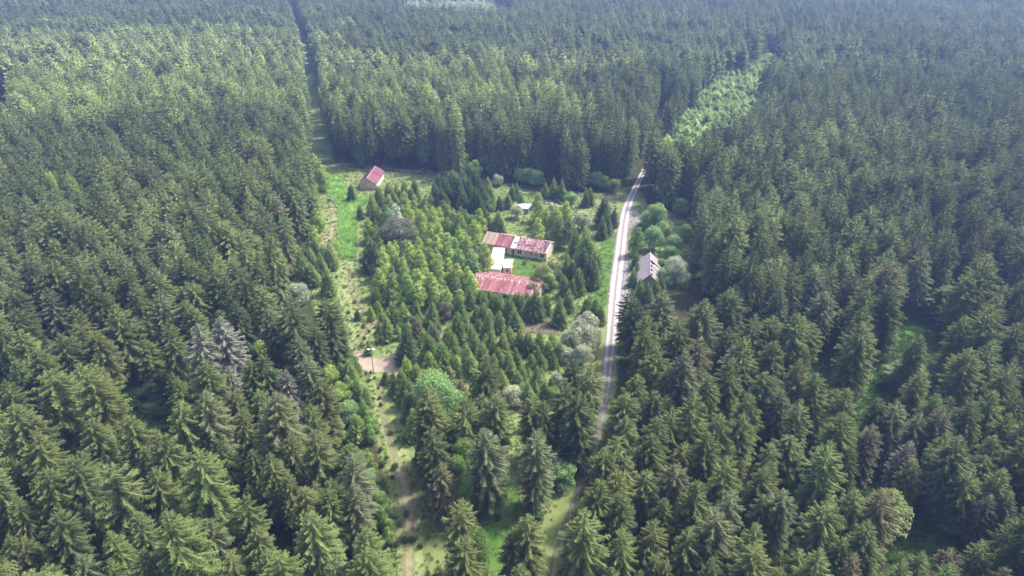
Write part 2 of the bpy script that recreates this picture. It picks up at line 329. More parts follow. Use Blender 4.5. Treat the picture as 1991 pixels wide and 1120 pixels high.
# ---------------------------------------------------------------- tree meshes (all about 1:1 metres, scaled per tree)
def spruce_mesh(name, seed, h, r, base, whorls, nb, seg, mat, sparse=0.0, twig=0.24, dense=False, power=0.8, full=0.5):
    R = random.Random(seed); V = []; Fc = []; T = []
    lean = (R.uniform(-.3, .3), R.uniform(-.3, .3))
    def add(p, t): V.append(p); T.append(t); return len(V) - 1
    for w in range(whorls):
        t = (w + R.uniform(-.3, .3)) / whorls; t = min(max(t, 0), 0.985)
        z0 = base + (h - base) * (t ** 0.93); rad = r * (min(1.0, (1 - t) / full) ** power) * (1.0 if t > .12 else .75 + 2 * t) + 0.12
        n = max(3, int(nb * (0.6 + 0.5 * (1 - t)))); a0 = R.uniform(0, 6.28)
        for b in range(n):
            if R.random() < sparse: continue
            a = a0 + 6.283 * b / n + R.uniform(-.25, .25); L = rad * R.uniform(0.72, 1.14)
            up = 0.55 * t ** 1.5 - (0.10 if not dense else -0.15) + R.uniform(-.06, .06); dr = (0.55 if not dense else 0.25) * (1 - t * .7); tipup = 0.18
            ca, sa = math.cos(a), math.sin(a); cx, cy = lean[0] * t, lean[1] * t
            def bp(s):
                zz = z0 + L * (up * s - dr * s * s + tipup * s ** 4)
                return (cx + ca * L * s, cy + sa * L * s, zz)
            wd = 0.06 * L + 0.05; prev = None
            for k in range(seg + 1):                                            # the ridge of the branch
                s = 0.12 + 0.88 * k / seg; p = bp(s); ww = wd * (1.15 - s)
                i1 = add((p[0] - sa * ww, p[1] + ca * ww, p[2] + .03), .35 + .75 * s); i2 = add((p[0] + sa * ww, p[1] - ca * ww, p[2] + .03), .35 + .75 * s)
                if prev: Fc.append((prev[0], i1, i2, prev[1]))
                prev = (i1, i2)
            nt = seg + 1
            for k in range(nt):                                                # side twigs with hanging needles
                s = 0.22 + 0.76 * (k + .3) / nt; p = bp(s); s2 = min(s + 0.7 / nt, 1.03); q = bp(s2)
                tl = L * twig * (1.25 - 0.75 * s) * R.uniform(.7, 1.3) + 0.12
                for sd in (-1, 1):
                    ang = a + sd * R.uniform(0.75, 1.15); dz = -R.uniform(.3, .9) * tl
                    e = (p[0] + math.cos(ang) * tl, p[1] + math.sin(ang) * tl, p[2] + dz)
                    i1 = add(p, s * .75); i2 = add(q, s * .85); i3 = add(e, min(1, s * .8 + .1)); Fc.append((i1, i2, i3) if sd > 0 else (i2, i1, i3))
            if not dense or R.random() < .5:                                    # hanging curtain below the branch
                p = bp(.35); q = bp(.9); m_ = bp(.6); dz = L * .16 + .15
                i1 = add(p, .3); i2 = add(q, .6); i3 = add((m_[0], m_[1], m_[2] - dz), .35); Fc.append((i1, i2, i3))
    # leader shoot with its last small twigs
    for k in range(5):
        a = R.uniform(0, 6.28); i1 = add((lean[0] + math.cos(a) * .05, lean[1] + math.sin(a) * .05, h - .3), .8)
        i2 = add((lean[0] - math.cos(a) * .05, lean[1] - math.sin(a) * .05, h - .3), .8)
        Fc.append((i1, i2, add((lean[0] + R.uniform(-.12, .12), lean[1] + R.uniform(-.12, .12), h + .5), 1.0)))
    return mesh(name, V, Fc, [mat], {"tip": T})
def trunk_mesh(name, h, r, mat, bend=0.0, n=6, limbs=None):
    m = MB(); m.tube([(bend * math.sin(i), bend * math.cos(2 * i) - bend, h * i / 6) for i in range(7)], [r * (1 - .9 * i / 6) * (1.25 if i == 0 else 1) for i in range(7)], n)
    for l in limbs or []: m.tube(*l)
    return mesh(name, m.v, m.f, [mat])
def broad_mesh(name, seed, h, r, base, nlobe, nleaf, leaf, mat, form="round"):
    "crown of real leaf sprays over lobes; returns crown mesh and limbs"
    R = random.Random(seed); V = []; Fc = []; T = []; limbs = []; lobes = []
    for i in range(nlobe):
        f = (i + .5) / nlobe; a = i * 2.4 + R.uniform(-.4, .4)
        if form == "round":
            t = R.uniform(0.05, 1); rr = r * .66 * math.sqrt(1 - (t * .9) ** 2) * R.uniform(.35, 1.1)
            cz = base + (h - base) * (0.18 + 0.64 * t); lr = r * R.uniform(.28, .44)
        elif form == "cone":
            t = f; rr = r * .55 * (1 - t) ** .7; cz = base + (h - base) * (0.1 + .84 * t); lr = r * (0.62 * (1 - t) ** .6 + .16) * R.uniform(.8, 1.1)
        else:                                                                   # flat, spreading tiers (pine)
            t = f; rr = r * .7 * math.sqrt(max(0.05, 1 - (t * .8) ** 2)) * R.uniform(.6, 1); cz = base + (h - base) * (.2 + .7 * t); lr = r * R.uniform(.25, .38)
        lobes.append((math.cos(a) * rr, math.sin(a) * rr, cz, lr, lr * (.95 if form != "flat" else .45)))
        z1 = max(base * .6, cz - rr * .9 - .3)
        limbs.append(([(0, 0, z1), (math.cos(a) * rr * .5, math.sin(a) * rr * .5, (z1 + cz) / 2 + .1), (math.cos(a) * rr, math.sin(a) * rr, cz)], [.035 * r, .022 * r, .008 * r], 4))
    tot = sum(l[3] ** 2 for l in lobes)
    for (cx, cy, cz, lr, lz) in lobes:
        for k in range(int(nleaf * lr * lr / tot)):
            a = R.uniform(0, 6.283); u = R.uniform(-.75, 1); s = math.sqrt(1 - u * u); rad = R.uniform(.55, 1.0) ** .6 * R.uniform(.92, 1.12)
            n = Vector((s * math.cos(a), s * math.sin(a), u)); p = Vector((cx + n.x * lr * rad, cy + n.y * lr * rad, cz + n.z * lz * rad))
            d = (n + Vector((R.uniform(-.8, .8), R.uniform(-.8, .8), R.uniform(-.5, .8)))).normalized(); o = d.orthogonal().normalized()
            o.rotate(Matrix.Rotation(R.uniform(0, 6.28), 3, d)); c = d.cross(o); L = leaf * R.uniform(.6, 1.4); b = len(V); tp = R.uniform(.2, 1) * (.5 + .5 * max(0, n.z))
            V += [tuple(p - o * L * .5), tuple(p + c * L * .35 + d * L * .12), tuple(p + o * L * .6), tuple(p - c * L * .35 + d * L * .12)]
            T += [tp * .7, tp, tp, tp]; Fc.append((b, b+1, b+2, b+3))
    return mesh(name, V, Fc, [mat], {"tip": T}), limbs

# prototypes: (crown mesh, trunk mesh, height, crown radius)
SPR = []; NV = 12
_pr = random.Random(31)
for i in range(NV):
    h = 24.0; r = _pr.uniform(2.7, 3.7); b = _pr.uniform(2.5, 7)
    SPR.append((spruce_mesh("spruce_crown", 100 + i, h, r, b, _pr.randint(27, 36), _pr.choice((8, 9, 9, 10)), 7, M_NEEDLE, sparse=_pr.choice((0, .04, .1, .18, .25)), twig=_pr.uniform(.19, .27), power=_pr.uniform(.65, .95), full=_pr.uniform(.28, .48)),
                trunk_mesh("spruce_trunk", h * .98, .27, M_BARK), h, r))
DEAD = []
for i in range(3):
    DEAD.append((spruce_mesh("bare_spruce_crown", 300 + i, 22, 2.6, 3, 42, 8, 6, M_NEEDLE, sparse=.15, twig=.2, power=.8, full=.4), SPR[0][1], 22, 2.6))
YNG = []
for i in range(6):
    h = 7.0; r = [1.9, 2.1, 1.7, 2.2, 1.8, 1.6][i]
    YNG.append((spruce_mesh("young_spruce_crown", 400 + i, h, r, .25, 22, 9, 4, M_NEEDLE, sparse=.03, twig=.36, dense=True, power=[.95, .85, 1.0, .85, .9, 1.05][i], full=.92), trunk_mesh("young_spruce_trunk", h * .97, .10, M_BARK), h, r))
def broad(n, seed, h, r, base, nl, nleaf, leaf, form, barkm, tr):
    out = []
    for i in range(n):
        cm, limbs = broad_mesh(form + "_crown", seed + i, h, r, base, nl + i, nleaf, leaf, M_LEAF, form)
        out.append((cm, trunk_mesh("broadleaf_trunk", h * .75, tr, barkm, .12, 6, limbs), h, r))
    return out
BIRCH = broad(4, 500, 9, 2.0, 1.2, 8, 2600, .30, "cone", M_BIRCH, .11)
ROUND = broad(4, 600, 9, 4.0, 1.0, 22, 6500, .32, "round", M_BARK, .2)
BIG = broad(1, 650, 9, 4.0, .8, 26, 15000, .22, "round", M_BARK, .2)
PINE = broad(1, 700, 10, 5.2, 2.2, 15, 5200, .30, "flat", M_BARK, .22)
SHRUB = broad(3, 800, 1.5, 1.0, .05, 6, 420, .22, "round", M_BARK, .04)

TINT = {'o': (.134, .168, .064), 'd': (.092, .124, .052), 'g': (.148, .178, .092), 'l': (.145, .196, .070), 'b': (.150, .152, .086), 'D': (.205, .212, .168),
        'y': (.38, .50, .13), 'Y': (.40, .56, .14), 'G': (.25, .38, .11), 'w': (.50, .56, .40), 't': (.30, .46, .19), 'k': (.07, .13, .055), 'p': (.19, .205, .145), 'x': (.25, .30, .12)}
WORD = {'o': 'olive green', 'd': 'dark green', 'g': 'grey-green', 'l': 'fresh light green', 'b': 'brownish', 'D': 'ashen grey dying'}

def jit(c, a=.12):
    f = 1 + rng.uniform(-a, a); return (c[0] * f * (1 + rng.uniform(-.06, .06)), c[1] * f, c[2] * f * (1 + rng.uniform(-.08, .08)), 1)
def plant(proto, name, pos, sxy, sz, col, parts=("crown", "trunk"), rz=None):
    r = root(name, pos, rng.uniform(0, 6.28) if rz is None else rz); r.rotation_euler.x = rng.gauss(0, .025); r.rotation_euler.y = rng.gauss(0, .025); r.scale = (sxy, sxy, sz)
    for nm, me in zip(parts, proto[:2]):
        o = bpy.data.objects.new(nm, me); C.objects.link(o); o.parent = r
        if nm == "crown": o.color = col
    return r
USED = set()
_ones = "zero one two three four five six seven eight nine ten eleven twelve thirteen fourteen fifteen sixteen seventeen eighteen nineteen".split()
_tens = "x x twenty thirty forty fifty sixty seventy eighty ninety".split()
def num(n): return _ones[n] if n < 20 else _tens[n // 10] + ("" if n % 10 == 0 else "-" + _ones[n % 10])
def where(px, py):
    if px < 600 and py < 330: return "in the left stand"
    if py < 375 and px < 1260: return "beyond the clearing"
    edge = 1232 - (py - 374) * 0.2 if py > 374 else 1250
    if px > edge: return "right of the road"
    lft = 640 + max(0, py - 480) * 0.2
    if px < lft: return "left of the clearing"
    return "between track and road"
def pin(px, py):
    a, b = round(px / 19.91), round(py / 11.20)
    a = min(max(a, 0), 99); b = min(max(b, 0), 99)
    for da, db in sorted(((i, j) for i in range(-4, 5) for j in range(-4, 5)), key=lambda q: abs(q[0]) + abs(q[1])):
        k = (min(99, max(0, a + da)), min(99, max(0, b + db)))
        if k not in USED: break
    USED.add(k); return f"{num(k[0])} percent across, {num(k[1])} down"
def photo_spot(r, h):
    x, y, _ = project(Vector((r.location.x, r.location.y, h))); return x, y

TILE = {'A': (0, 840), 'B': (0, 560), 'C': (500, 560), 'D': (500, 840), 'E': (1000, 840), 'F': (1000, 560), 'G': (1491, 840), 'H': (1491, 560), 'J': (500, 280), 'K': (1000, 280)}
def parse(s):
    out = []
    for part in s.split('|'):
        t, items = part.strip().split(':')
        for it in items.split():
            q = it.split(','); X0, Y0 = TILE[t]
            out.append((X0 + float(q[0]) / 3.982, Y0 + float(q[1]) / 3.982, float(q[2]) / 3.982, q[3] if len(q) > 3 else 'o'))
    return out
MATURE = parse("""A:100,165,200,d 370,265,330 545,205,330 250,345,180,l 110,485,260 380,610,330,d 170,790,230 30,800,200 870,255,400 1190,245,300 1060,100,220 1240,0,300 1510,90,400,l 1700,45,230,d 1960,120,200 1890,480,260 860,720,280,l 1070,610,260 1320,640,480,l 1600,650,280,g 620,890,260,g 1080,920,300 820,960,200,l 1520,985,240,l 1770,945,240 1940,750,260 350,1015,180,l 1980,930,160 1900,400,150,d|
B:80,-20,220,d 350,-10,260,g 120,150,230,d 90,310,250,l 570,105,240 600,255,240 450,360,260,d 345,360,100,d 720,320,220 790,400,200 870,110,320 730,-10,250,d 1210,5,260,g 1390,90,200,g 1490,125,180,l 1300,250,260 1090,400,250 1050,190,180,d 270,470,260 110,535,200,l 385,620,340 580,580,240,l 720,660,360 30,690,240 100,890,330 240,980,260 1000,960,280 1510,280,300,D 1720,200,280,D 1750,600,170,D 1560,540,280 1590,770,300,g 1370,700,220 1360,860,300,l 1930,530,260 1800,780,200 1850,930,260 1830,80,200,d 1680,150,180,d 720,1010,250 1180,1075,240 250,1090,340|
C:100,130,220,g 240,20,330,d 550,60,240,d 430,290,180,d 310,350,200,g 390,520,200,g 480,710,260 40,500,260,d 100,790,400,g 220,640,180,D 430,900,240 440,1085,200,l 1340,930,240,d 1340,770,330 1630,850,260 1745,820,180 1850,790,250 1470,1000,150,d 1792,1055,350,g 1740,480,250,d|
D:260,10,260 440,-20,330 700,60,260,l 720,160,330,g 90,140,280 230,295,220 350,420,280 440,360,220 620,350,260 720,380,260,g 550,470,260,l 440,600,360,l 830,700,360,l 920,870,380,l 60,880,280,l 170,930,330,l 30,770,200 600,920,220,g 1310,-30,280,d 1430,90,130,d 1390,215,220,b 1570,470,330 1590,770,330 1990,740,240|
E:190,-30,300,g 110,600,320 50,990,180,l 570,600,420,l 640,350,300 800,10,280 700,110,260 870,160,220 830,300,280 1030,280,240 1080,0,240 980,100,180 1240,210,260,b 1330,80,200 1540,-20,260 1700,60,160,l 1680,190,270,l 1930,235,250 1420,360,280 1680,430,270,g 1180,480,200 770,480,200 1070,640,270 850,725,280,l 1380,745,280,l 1540,590,330,g 1870,650,280,l 1890,870,330 1960,480,200,g 1110,930,180 1200,980,180 780,1030,160,l 980,1060,140 1690,1085,140|
F:460,540,220,d 580,560,260 390,700,260,d 530,800,300,d 150,830,220 230,850,200,d 200,1060,120,l 900,-20,200,d 970,70,220,d 1070,190,220 1040,290,240 1170,0,260,g 1300,240,260 1470,70,300,g 1380,90,160 1150,330,140 1420,370,250,b 1110,440,250,l 1700,0,260,d 1880,180,240 1680,280,200,d 1980,220,200 1700,430,200,D 1840,370,260 1340,490,280,g 1220,570,220 940,660,220 860,800,260 1510,650,230 1700,520,260 1960,640,240 1100,780,180 1400,790,300 1830,800,270 1590,940,280 1770,970,240 1260,900,260 1120,980,250 870,950,240 1190,810,130,d|
G:500,60,350,l 670,100,200,d 820,0,200,b 690,40,160,l 60,220,200 140,450,260,g 470,540,330 690,440,300 930,410,320,b 870,680,300 590,780,220,l 430,910,330,l 110,1010,200 700,920,220,b 1180,880,260 1420,980,280,l 1480,900,220,b 1850,1040,260,b 1080,1000,250 1500,30,330,g 1420,0,260 1810,20,200 1640,290,330 1160,200,200 1100,40,200,D 1850,270,260 1940,640,260 1750,470,180,b 1910,440,200,g 1380,390,160,D|
H:110,-20,200,g 30,200,200 230,180,260 60,380,220 300,440,140,l 280,550,250 450,10,240,g 800,0,240 570,140,200 790,120,240 780,250,300 1000,-40,280,d 1400,-30,280,g 1200,350,200 1830,30,200,g 1790,130,300 1560,200,220 1960,250,200 1590,460,280 1770,400,250,l 1940,530,260 1880,600,250 1100,570,320,g 1210,630,220 1770,770,250 1600,850,250 430,660,240 300,840,230,l 620,750,230 130,780,200,g 60,660,220,b 600,940,290 800,1030,220,b 920,850,220,d 1030,880,230,g 1330,800,220,l 1400,900,240,b 1960,780,200 1380,1090,180,l 1200,950,200,g 1900,950,220""")
YOUNG = parse("""C:905,20,110,d 1010,40,60 770,160,60,d 990,200,140 1050,110,160 1130,90,150,l 1000,310,190,d 1150,280,160,d 660,330,180,d 640,200,120 560,330,150 500,440,160 560,420,140 730,520,130 700,560,150 760,540,100 640,560,140 690,650,140 770,690,120 830,760,120 800,860,140 760,960,160,l 1150,520,190,l 1330,480,150,l 1270,350,180 1370,560,150 1230,570,150 1100,640,140 1150,700,160 1080,800,160 1100,930,170 1050,700,90 980,640,70,d 1040,650,80,d 1430,400,170 1490,310,170 1540,190,170 1600,150,120 1560,60,110 1640,10,100 1740,110,120 1660,280,150 1640,430,180 1740,400,140 1520,530,150 1570,700,140,b 1780,200,130 1870,170,120 1880,80,110 1950,70,120 1800,310,150 1890,320,160 1960,300,140 1870,450,150 1820,510,130 1940,470,150 1950,560,140 1900,620,150 1430,40,110 1480,60,110 1340,100,130 1830,30,110 1230,210,130,b 1360,270,110,b 1290,390,140 430,420,130 600,250,120 850,400,80|
D:1220,90,180,d 1150,20,160,d|
C:1720,5,90 1800,15,90 1880,20,90 1960,30,90 1760,45,110 1860,60,110|
E:160,490,140,d 460,160,120,d|
F:10,40,90 60,50,90 100,20,90 40,30,110 170,20,150 250,40,110 350,60,150 430,0,120 380,190,80 300,350,130 50,310,130 110,330,130 200,340,130 270,380,140 350,420,110 180,440,100 140,490,110 210,500,100 30,460,110 60,600,120 30,640,120 120,700,150 230,700,130 180,600,120 640,80,120 680,130,100 560,80,80 110,60,110 10,150,110|
J:720,310,80,d 790,470,70,d 850,700,120 830,740,160,d 880,380,100 940,320,100 1010,290,100 1080,290,100 1140,290,100 1210,270,90,d 1240,350,90 1300,390,60,d 900,440,110 940,470,90 960,400,90 1050,330,100 1180,320,90 1400,210,150,d 1500,180,170,d 1590,180,170,d 1690,190,170,d 1460,260,150,d 1800,240,130 1380,300,120,d 1640,260,150,d 1750,280,150,d 1550,260,150,d 1430,330,130,d 1600,340,130,d 1700,340,130,d 1940,370,80 1880,400,70 1970,310,80 1780,500,100 1860,500,110 1890,560,110 560,760,130 500,780,120 600,800,110 540,960,130 560,1010,110 360,860,150 330,820,130 400,800,120 420,900,130 480,830,120 170,1040,150 1500,960,100,d 1460,560,70 920,580,100 870,620,90 960,640,100 440,730,100|
K:240,290,80 310,260,110 370,270,110 50,370,80 10,300,80 560,340,90 590,330,90 700,400,150,d 770,480,100,d 720,520,120,d 690,560,110 420,850,140 540,800,170,d 580,850,170,d 640,820,140 470,880,130 500,940,150 620,900,130 550,640,180,l 570,700,170 480,660,130 950,830,90 985,1030,90 930,960,90 975,1070,110 1050,1065,120 1110,1040,110 1150,1010,100 400,1000,120 450,1040,100 960,900,90 530,720,150""")
BROAD = parse("""J:1140,360,110,y 1160,460,130,y 1350,480,110,y 1270,500,110,y 1330,600,120,y 1400,600,120,y 1470,680,110,y 1560,650,110,y 1570,530,120,G 1680,580,130,y 1720,490,110,y 1530,720,110,y 1620,700,120,y 1380,700,120,y 1020,750,110,Y 970,790,140,Y 1060,800,110,y 1180,750,110,Y 1250,810,120,y 1120,870,110,y 1340,790,120,G 1400,840,120,y 1480,780,120,y 1550,800,130,G 1650,800,140,t 1770,770,140,y 1410,920,120,y 1480,870,110,y 1540,920,130,y 1340,990,120,y 1620,940,130,Y 1650,1000,120,Y 1060,450,150,w 990,460,130,G 860,570,100,y 930,950,130,y 1030,1000,140,G 1150,1000,130,G 1240,960,130,y 1280,880,100,y 430,60,100,Y 480,120,120,Y 500,210,80,Y 450,490,120,y 420,620,120,y 190,620,150,x 160,800,140,x 420,290,90,G 1560,620,90,G 1470,560,100,G|
K:180,370,120,y 210,440,110,y 400,440,120,y 310,480,130,y 250,480,120,y 180,560,120,y 350,560,130,x 430,560,130,x 960,640,120,G 590,30,80,Y|
B:1940,100,130,y|C:1490,600,130,x 1700,640,120,x 590,310,100,G 840,900,110,G 860,980,100,G 790,990,110,G 860,1050,90,G|D:840,120,110,G 880,200,100,G 870,340,110,G 910,420,100,x 940,560,110,G 980,640,90,G 1010,730,90,G|
F:590,40,100,G 100,950,90,x""")
ROUNDS = parse("""J:50,920,200,t 300,1070,170,w 1590,60,120,G 1680,120,130,G 1750,80,120,G 1830,110,120,G 1860,230,90,w 880,830,150,p 920,900,150,p 960,1030,150,G|
K:440,370,120,t 530,510,150,w 340,650,150,t 300,900,150,x 240,960,150,w 340,960,130,x 190,1000,150,x 150,1060,130,x 235,925,190,x 255,985,150,t 1100,460,200,t 1050,490,120,t 1090,640,180,t 1180,640,120,G 1250,700,140,t 1220,790,150,G 1260,880,210,w 1180,960,150,t 1150,890,110,G 960,850,90,G 1340,620,130,G 1300,420,130,t 640,210,120,t 700,240,110,G 780,260,110,G 110,180,130,G 170,200,130,t 50,180,120,G 20,460,110,w 300,450,90,w|
C:560,600,190,Y 630,730,170,Y 230,270,130,G 40,400,180,Y 700,880,170,t 600,990,140,G 1360,660,390,t 1970,760,170,w 1600,780,130,G 1450,110,150,p 1190,210,120,p 1370,310,110,p|
B:1960,420,150,Y 1670,430,120,t 20,200,160,l 1150,740,130,k 1090,800,130,k 1200,830,140,k 1260,770,120,k 1040,870,120,k 1140,900,130,k 1230,930,120,k|
F:560,190,230,w 550,290,220,w 420,330,120,w 390,450,130,w 530,450,150,w 340,660,90,w 300,760,130,G|
D:1590,50,200,G 1560,170,170,G 1600,310,200,G 1770,470,150,t 1700,740,190,G 870,290,130,t 940,470,150,G 1000,570,110,t 1040,680,100,G|
E:300,70,140,G 350,150,140,G 360,230,230,t|
A:800,170,120,G 10,380,110,G""")

occupied = []                                                                  # (x, y, r) of every hand-placed crown
# mature spruces seen large in the foreground
mat_list = []
CORR = [(480,655,692),(500,658,700),(560,650,698),(620,668,722),(660,685,735),(676,682,812),(700,690,812),(725,704,780),(760,722,765),(800,730,774),(860,742,792),(930,760,814),(1000,768,830),(1060,772,832),(1125,772,838)]
CY, CL, CR = zip(*CORR)
def clear_track(x, y, w, h):
    "a crown that would hang over the open track stands a little further from it"
    if not (450 < y < 1120) or not (520 < x < 900) or (np.interp(y, CY, CL) < x < np.interp(y, CY, CR)): return x
    p = W(x, y, h); bx, by, _ = project(Vector((p.x, p.y, 0))); mv = 0.0; side = -1 if x < (np.interp(y, CY, CL) + np.interp(y, CY, CR)) / 2 else 1
    for f in (.15, .35, .55, .75, .95):
        ax, ay = x + (bx - x) * f, y + (by - y) * f; hw = w * .5 * min(1, f * 2)
        if ay < 480: continue
        if side < 0: mv = max(mv, ax + hw - np.interp(ay, CY, CL) - 3)
        else: mv = max(mv, np.interp(ay, CY, CR) + 3 - (ax - hw))
    return x + side * min(mv, 34)
def width_m(px, zc, k=1.0): return px * zc / F * k
for (x, y, w, c) in MATURE:
    h = 18.0
    x = clear_track(x, y, w, 17)
    for _ in range(3):
        p = W(x, y, h); zc = project(p)[2]; wm = width_m(w, zc); h = min(24.0, max(11.0, 6.5 + wm * 1.85))
    mat_list.append((x, y, w, c, p, h, wm))
GAPS = [(1672,1762,690,790),(1568,1612,675,730),(1735,1840,620,700),(1790,1848,1000,1060),(235,335,730,820)]
def over_gap(p, x, y):
    bx, by, _ = project(Vector((p.x, p.y, 1.5)))
    return any(g[0] - 4 < x * (1-f) + bx * f < g[1] + 4 and g[2] < y * (1-f) + by * f < g[3] for g in GAPS for f in (.2, .4, .6, .8, 1.0)) and not any(g[0] < x < g[1] and g[2] < y < g[3] for g in GAPS)
for (x, y, w, c, p, h, wm) in mat_list:
    while over_gap(p, x, y) and h > 8: h -= 1; p = W(x, y, h); wm = width_m(w, project(p)[2]) * .95
    pool = DEAD if c == 'D' else SPR; proto = rng.choice(pool)
    s = h / proto[2]; sx = wm * .5 * .98 / proto[3]
    r = plant(proto, "spruce_tree", (p.x, p.y, 0), sx, (h - .3) / proto[2], jit(TINT[c]))
    size = "broad" if wm > 6.6 else ("slim" if wm < 4.2 else "tall")
    tag(r, f"{size} {WORD[c]} spruce {where(x, y)}, tip {pin(x, y)}", "spruce tree", "mature spruces of the dense forest")
    occupied.append((p.x, p.y, wm * .5))
n_mature = len(mat_list)
YT = {'o': (.225, .310, .100), 'd': (.125, .190, .085), 'l': (.31, .42, .11), 'b': (.24, .24, .13)}
YW = {'o': 'green', 'd': 'dark green', 'l': 'pale tipped green', 'b': 'brownish'}
yn = 0
for (x, y, w, c) in YOUNG:
    h = 6.0
    x = clear_track(x, y, w, 6)
    for _ in range(3):
        p = W(x, y, h); zc = project(p)[2]; wm = width_m(w, zc); h = min(14.0, max(1.8, wm * 1.75))
    proto = rng.choice(YNG)
    r = plant(proto, "young_spruce", (p.x, p.y, 0), wm * .5 * rng.uniform(.9, 1.2) / proto[3], h / proto[2] * rng.uniform(.9, 1.05), jit(YT[c], .2))
    tag(r, f"{YW[c]} young spruce {where(x, y)}, tip {pin(x, y)}", "young spruce", "young spruces growing in the clearing")
    occupied.append((p.x, p.y, wm * .4)); yn += 1
BW = {'y': 'yellow-green', 'Y': 'bright lime green', 'G': 'fresh green', 'x': 'dull green', 'w': 'pale silvery', 't': 'soft grey-green', 'k': 'very dark green', 'p': 'leafless grey-brown', 'l': 'light green'}
for (x, y, w, c) in BROAD:
    h = 7.0
    x = clear_track(x, y, w, 8)
    for _ in range(3):
        p = W(x, y, h); zc = project(p)[2]; wm = width_m(w, zc); h = min(14.0, max(4.0, wm * 2.1))
    if (int(x), int(y)) == (987, 585): h = 14; p = W(x, y, h)
    proto = rng.choice(BIRCH)
    r = plant(proto, "birch_tree", (p.x, p.y, 0), wm * .5 * 1.1 / proto[3], h / proto[2], jit(TINT[c]))
    tag(r, f"{BW[c]} young birch {where(x, y)}, top {pin(x, y)}", "birch tree", "birches in and around the clearing")
    occupied.append((p.x, p.y, wm * .4))
for (x, y, w, c) in ROUNDS:
    h = 7.0
    x = clear_track(x, y, w, 8)
    for _ in range(3):
        p = W(x, y, h); zc = project(p)[2]; wm = width_m(w, zc); h = min(15.0, max(2.5, wm * 1.15 if c != 'k' else 2.5))
    if c == 'G' and (x > 850 and x < 1000 and y > 830) : h = 12; p = W(x, y, h)
    proto = rng.choice(ROUND) if wm < 8 else BIG[0]
    if c in 'wt': wm *= 1.12
    r = plant(proto, "broadleaf_tree", (p.x, p.y, 0), wm * .5 * 1.1 / proto[3], h / proto[2], jit(TINT[c]))
    tag(r, f"{BW[c]} round broadleaf tree {where(x, y)}, top {pin(x, y)}", "broadleaf tree", "round broadleaf trees among the spruces")
    occupied.append((p.x, p.y, wm * .45))
# the grey-brown pine in the middle of the birches
p = W(773, 424, 12.0); r = plant(PINE[0], "pine_tree", (p.x, p.y, 0), 1.45, 1.18, (.235, .245, .19, 1))
tag(r, "wide grey-brown pine with spreading tiers among the bright birches", "pine tree")
occupied.append((p.x, p.y, 8.5))
# the thicket between the trees read one by one
def thicket(poly, step, protos, name, cols, hmin, hmax, wk, words, cat, group, gap):
    A = np.array(poly); x0, y0 = A.min(0); x1, y1 = A.max(0); c = 0
    pts = np.array([(x, y) for y in np.arange(y0, y1, step) for x in np.arange(x0, x1, step)]); pts += nr.uniform(-step * .4, step * .4, pts.shape); pts = pts[poly_inside(pts, poly)]; pts = pts[~poly_inside(pts, wp([(960,622),(1100,615),(1105,690),(960,680)]))]; pts = pts[~poly_inside(pts, wp([(730,690),(820,684),(822,745),(730,745)]))]
    for q in pts:
        if any((q[0] - ox) ** 2 + (q[1] - oy) ** 2 < (orr * .6 + gap) ** 2 for ox, oy, orr in occupied): continue
        k = rng.choice(cols); h = rng.uniform(hmin, hmax); proto = rng.choice(protos); sx = h * wk * rng.uniform(.8, 1.3) / proto[3]
        r = plant(proto, name, (q[0], q[1], 0), sx, h / proto[2], jit((TINT if k in TINT and name == 'birch_tree' else YT)[k])); X, Y, _ = project(Vector((q[0], q[1], h)))
        tag(r, f"small {words[k]} {where(X, Y)}, tip {pin(X, Y)}", cat, group); occupied.append((q[0], q[1], h * wk)); c += 1
    return c
nb_ = thicket(wp([(735,560),(728,470),(745,420),(800,395),(880,430),(945,450),(940,520),(915,600),(800,612)]), 2.7, BIRCH, "birch_tree", ('y', 'y', 'G', 'x'), 5.5, 9.0, .26, {'y': 'yellow-green birch', 'G': 'fresh green birch', 'x': 'dull green birch'}, "birch tree", "birches in and around the clearing", 1.5)
ny_ = thicket(wp([(700,600),(760,570),(900,590),(1040,600),(970,625),(975,645),(1095,655),(1120,720),(1080,790),(900,790),(760,740),(830,705),(815,675),(740,665)]), 3.5, YNG, "young_spruce", ('o', 'o', 'l', 'l'), 2.8, 5.2, .30, {'o': 'green young spruce', 'd': 'dark young spruce', 'l': 'pale young spruce'}, "young spruce", "young spruces growing in the clearing", 1.4)
print("thicket", nb_, ny_)
# scattered yellow-green broadleaf trees poking out of the far forest
for i, (x, y, w, c) in enumerate([(680,166,34,'Y'),(1590,258,22,'Y'),(1105,222,18,'Y'),(1560,198,12,'y'),(1730,124,10,'y'),(1688,170,14,'y'),(620,163,10,'Y'),(150,150,36,'y'),(1040,4,14,'w'),(1378,180,24,'G'),(1400,166,22,'w'),(1345,190,20,'G'),(90,330,30,'y'),(130,325,22,'y'),(200,300,16,'y')]):
    h = 25 if y > 30 and not (1340 < x < 1405) else 22
    if 1340 < x < 1405: h = 10
    p = W(x, y, h); zc = project(p)[2]; wm = width_m(w, zc); proto = rng.choice(ROUND)
    r = plant(proto, "broadleaf_tree", (p.x, p.y, 0), wm * .5 / proto[3], h / proto[2], jit(TINT[c]))
    tag(r, f"{BW[c]} broadleaf crown in the far spruces, top {pin(x, y)}", "broadleaf tree", "broadleaf crowns in the far forest")
    occupied.append((p.x, p.y, wm * .5))

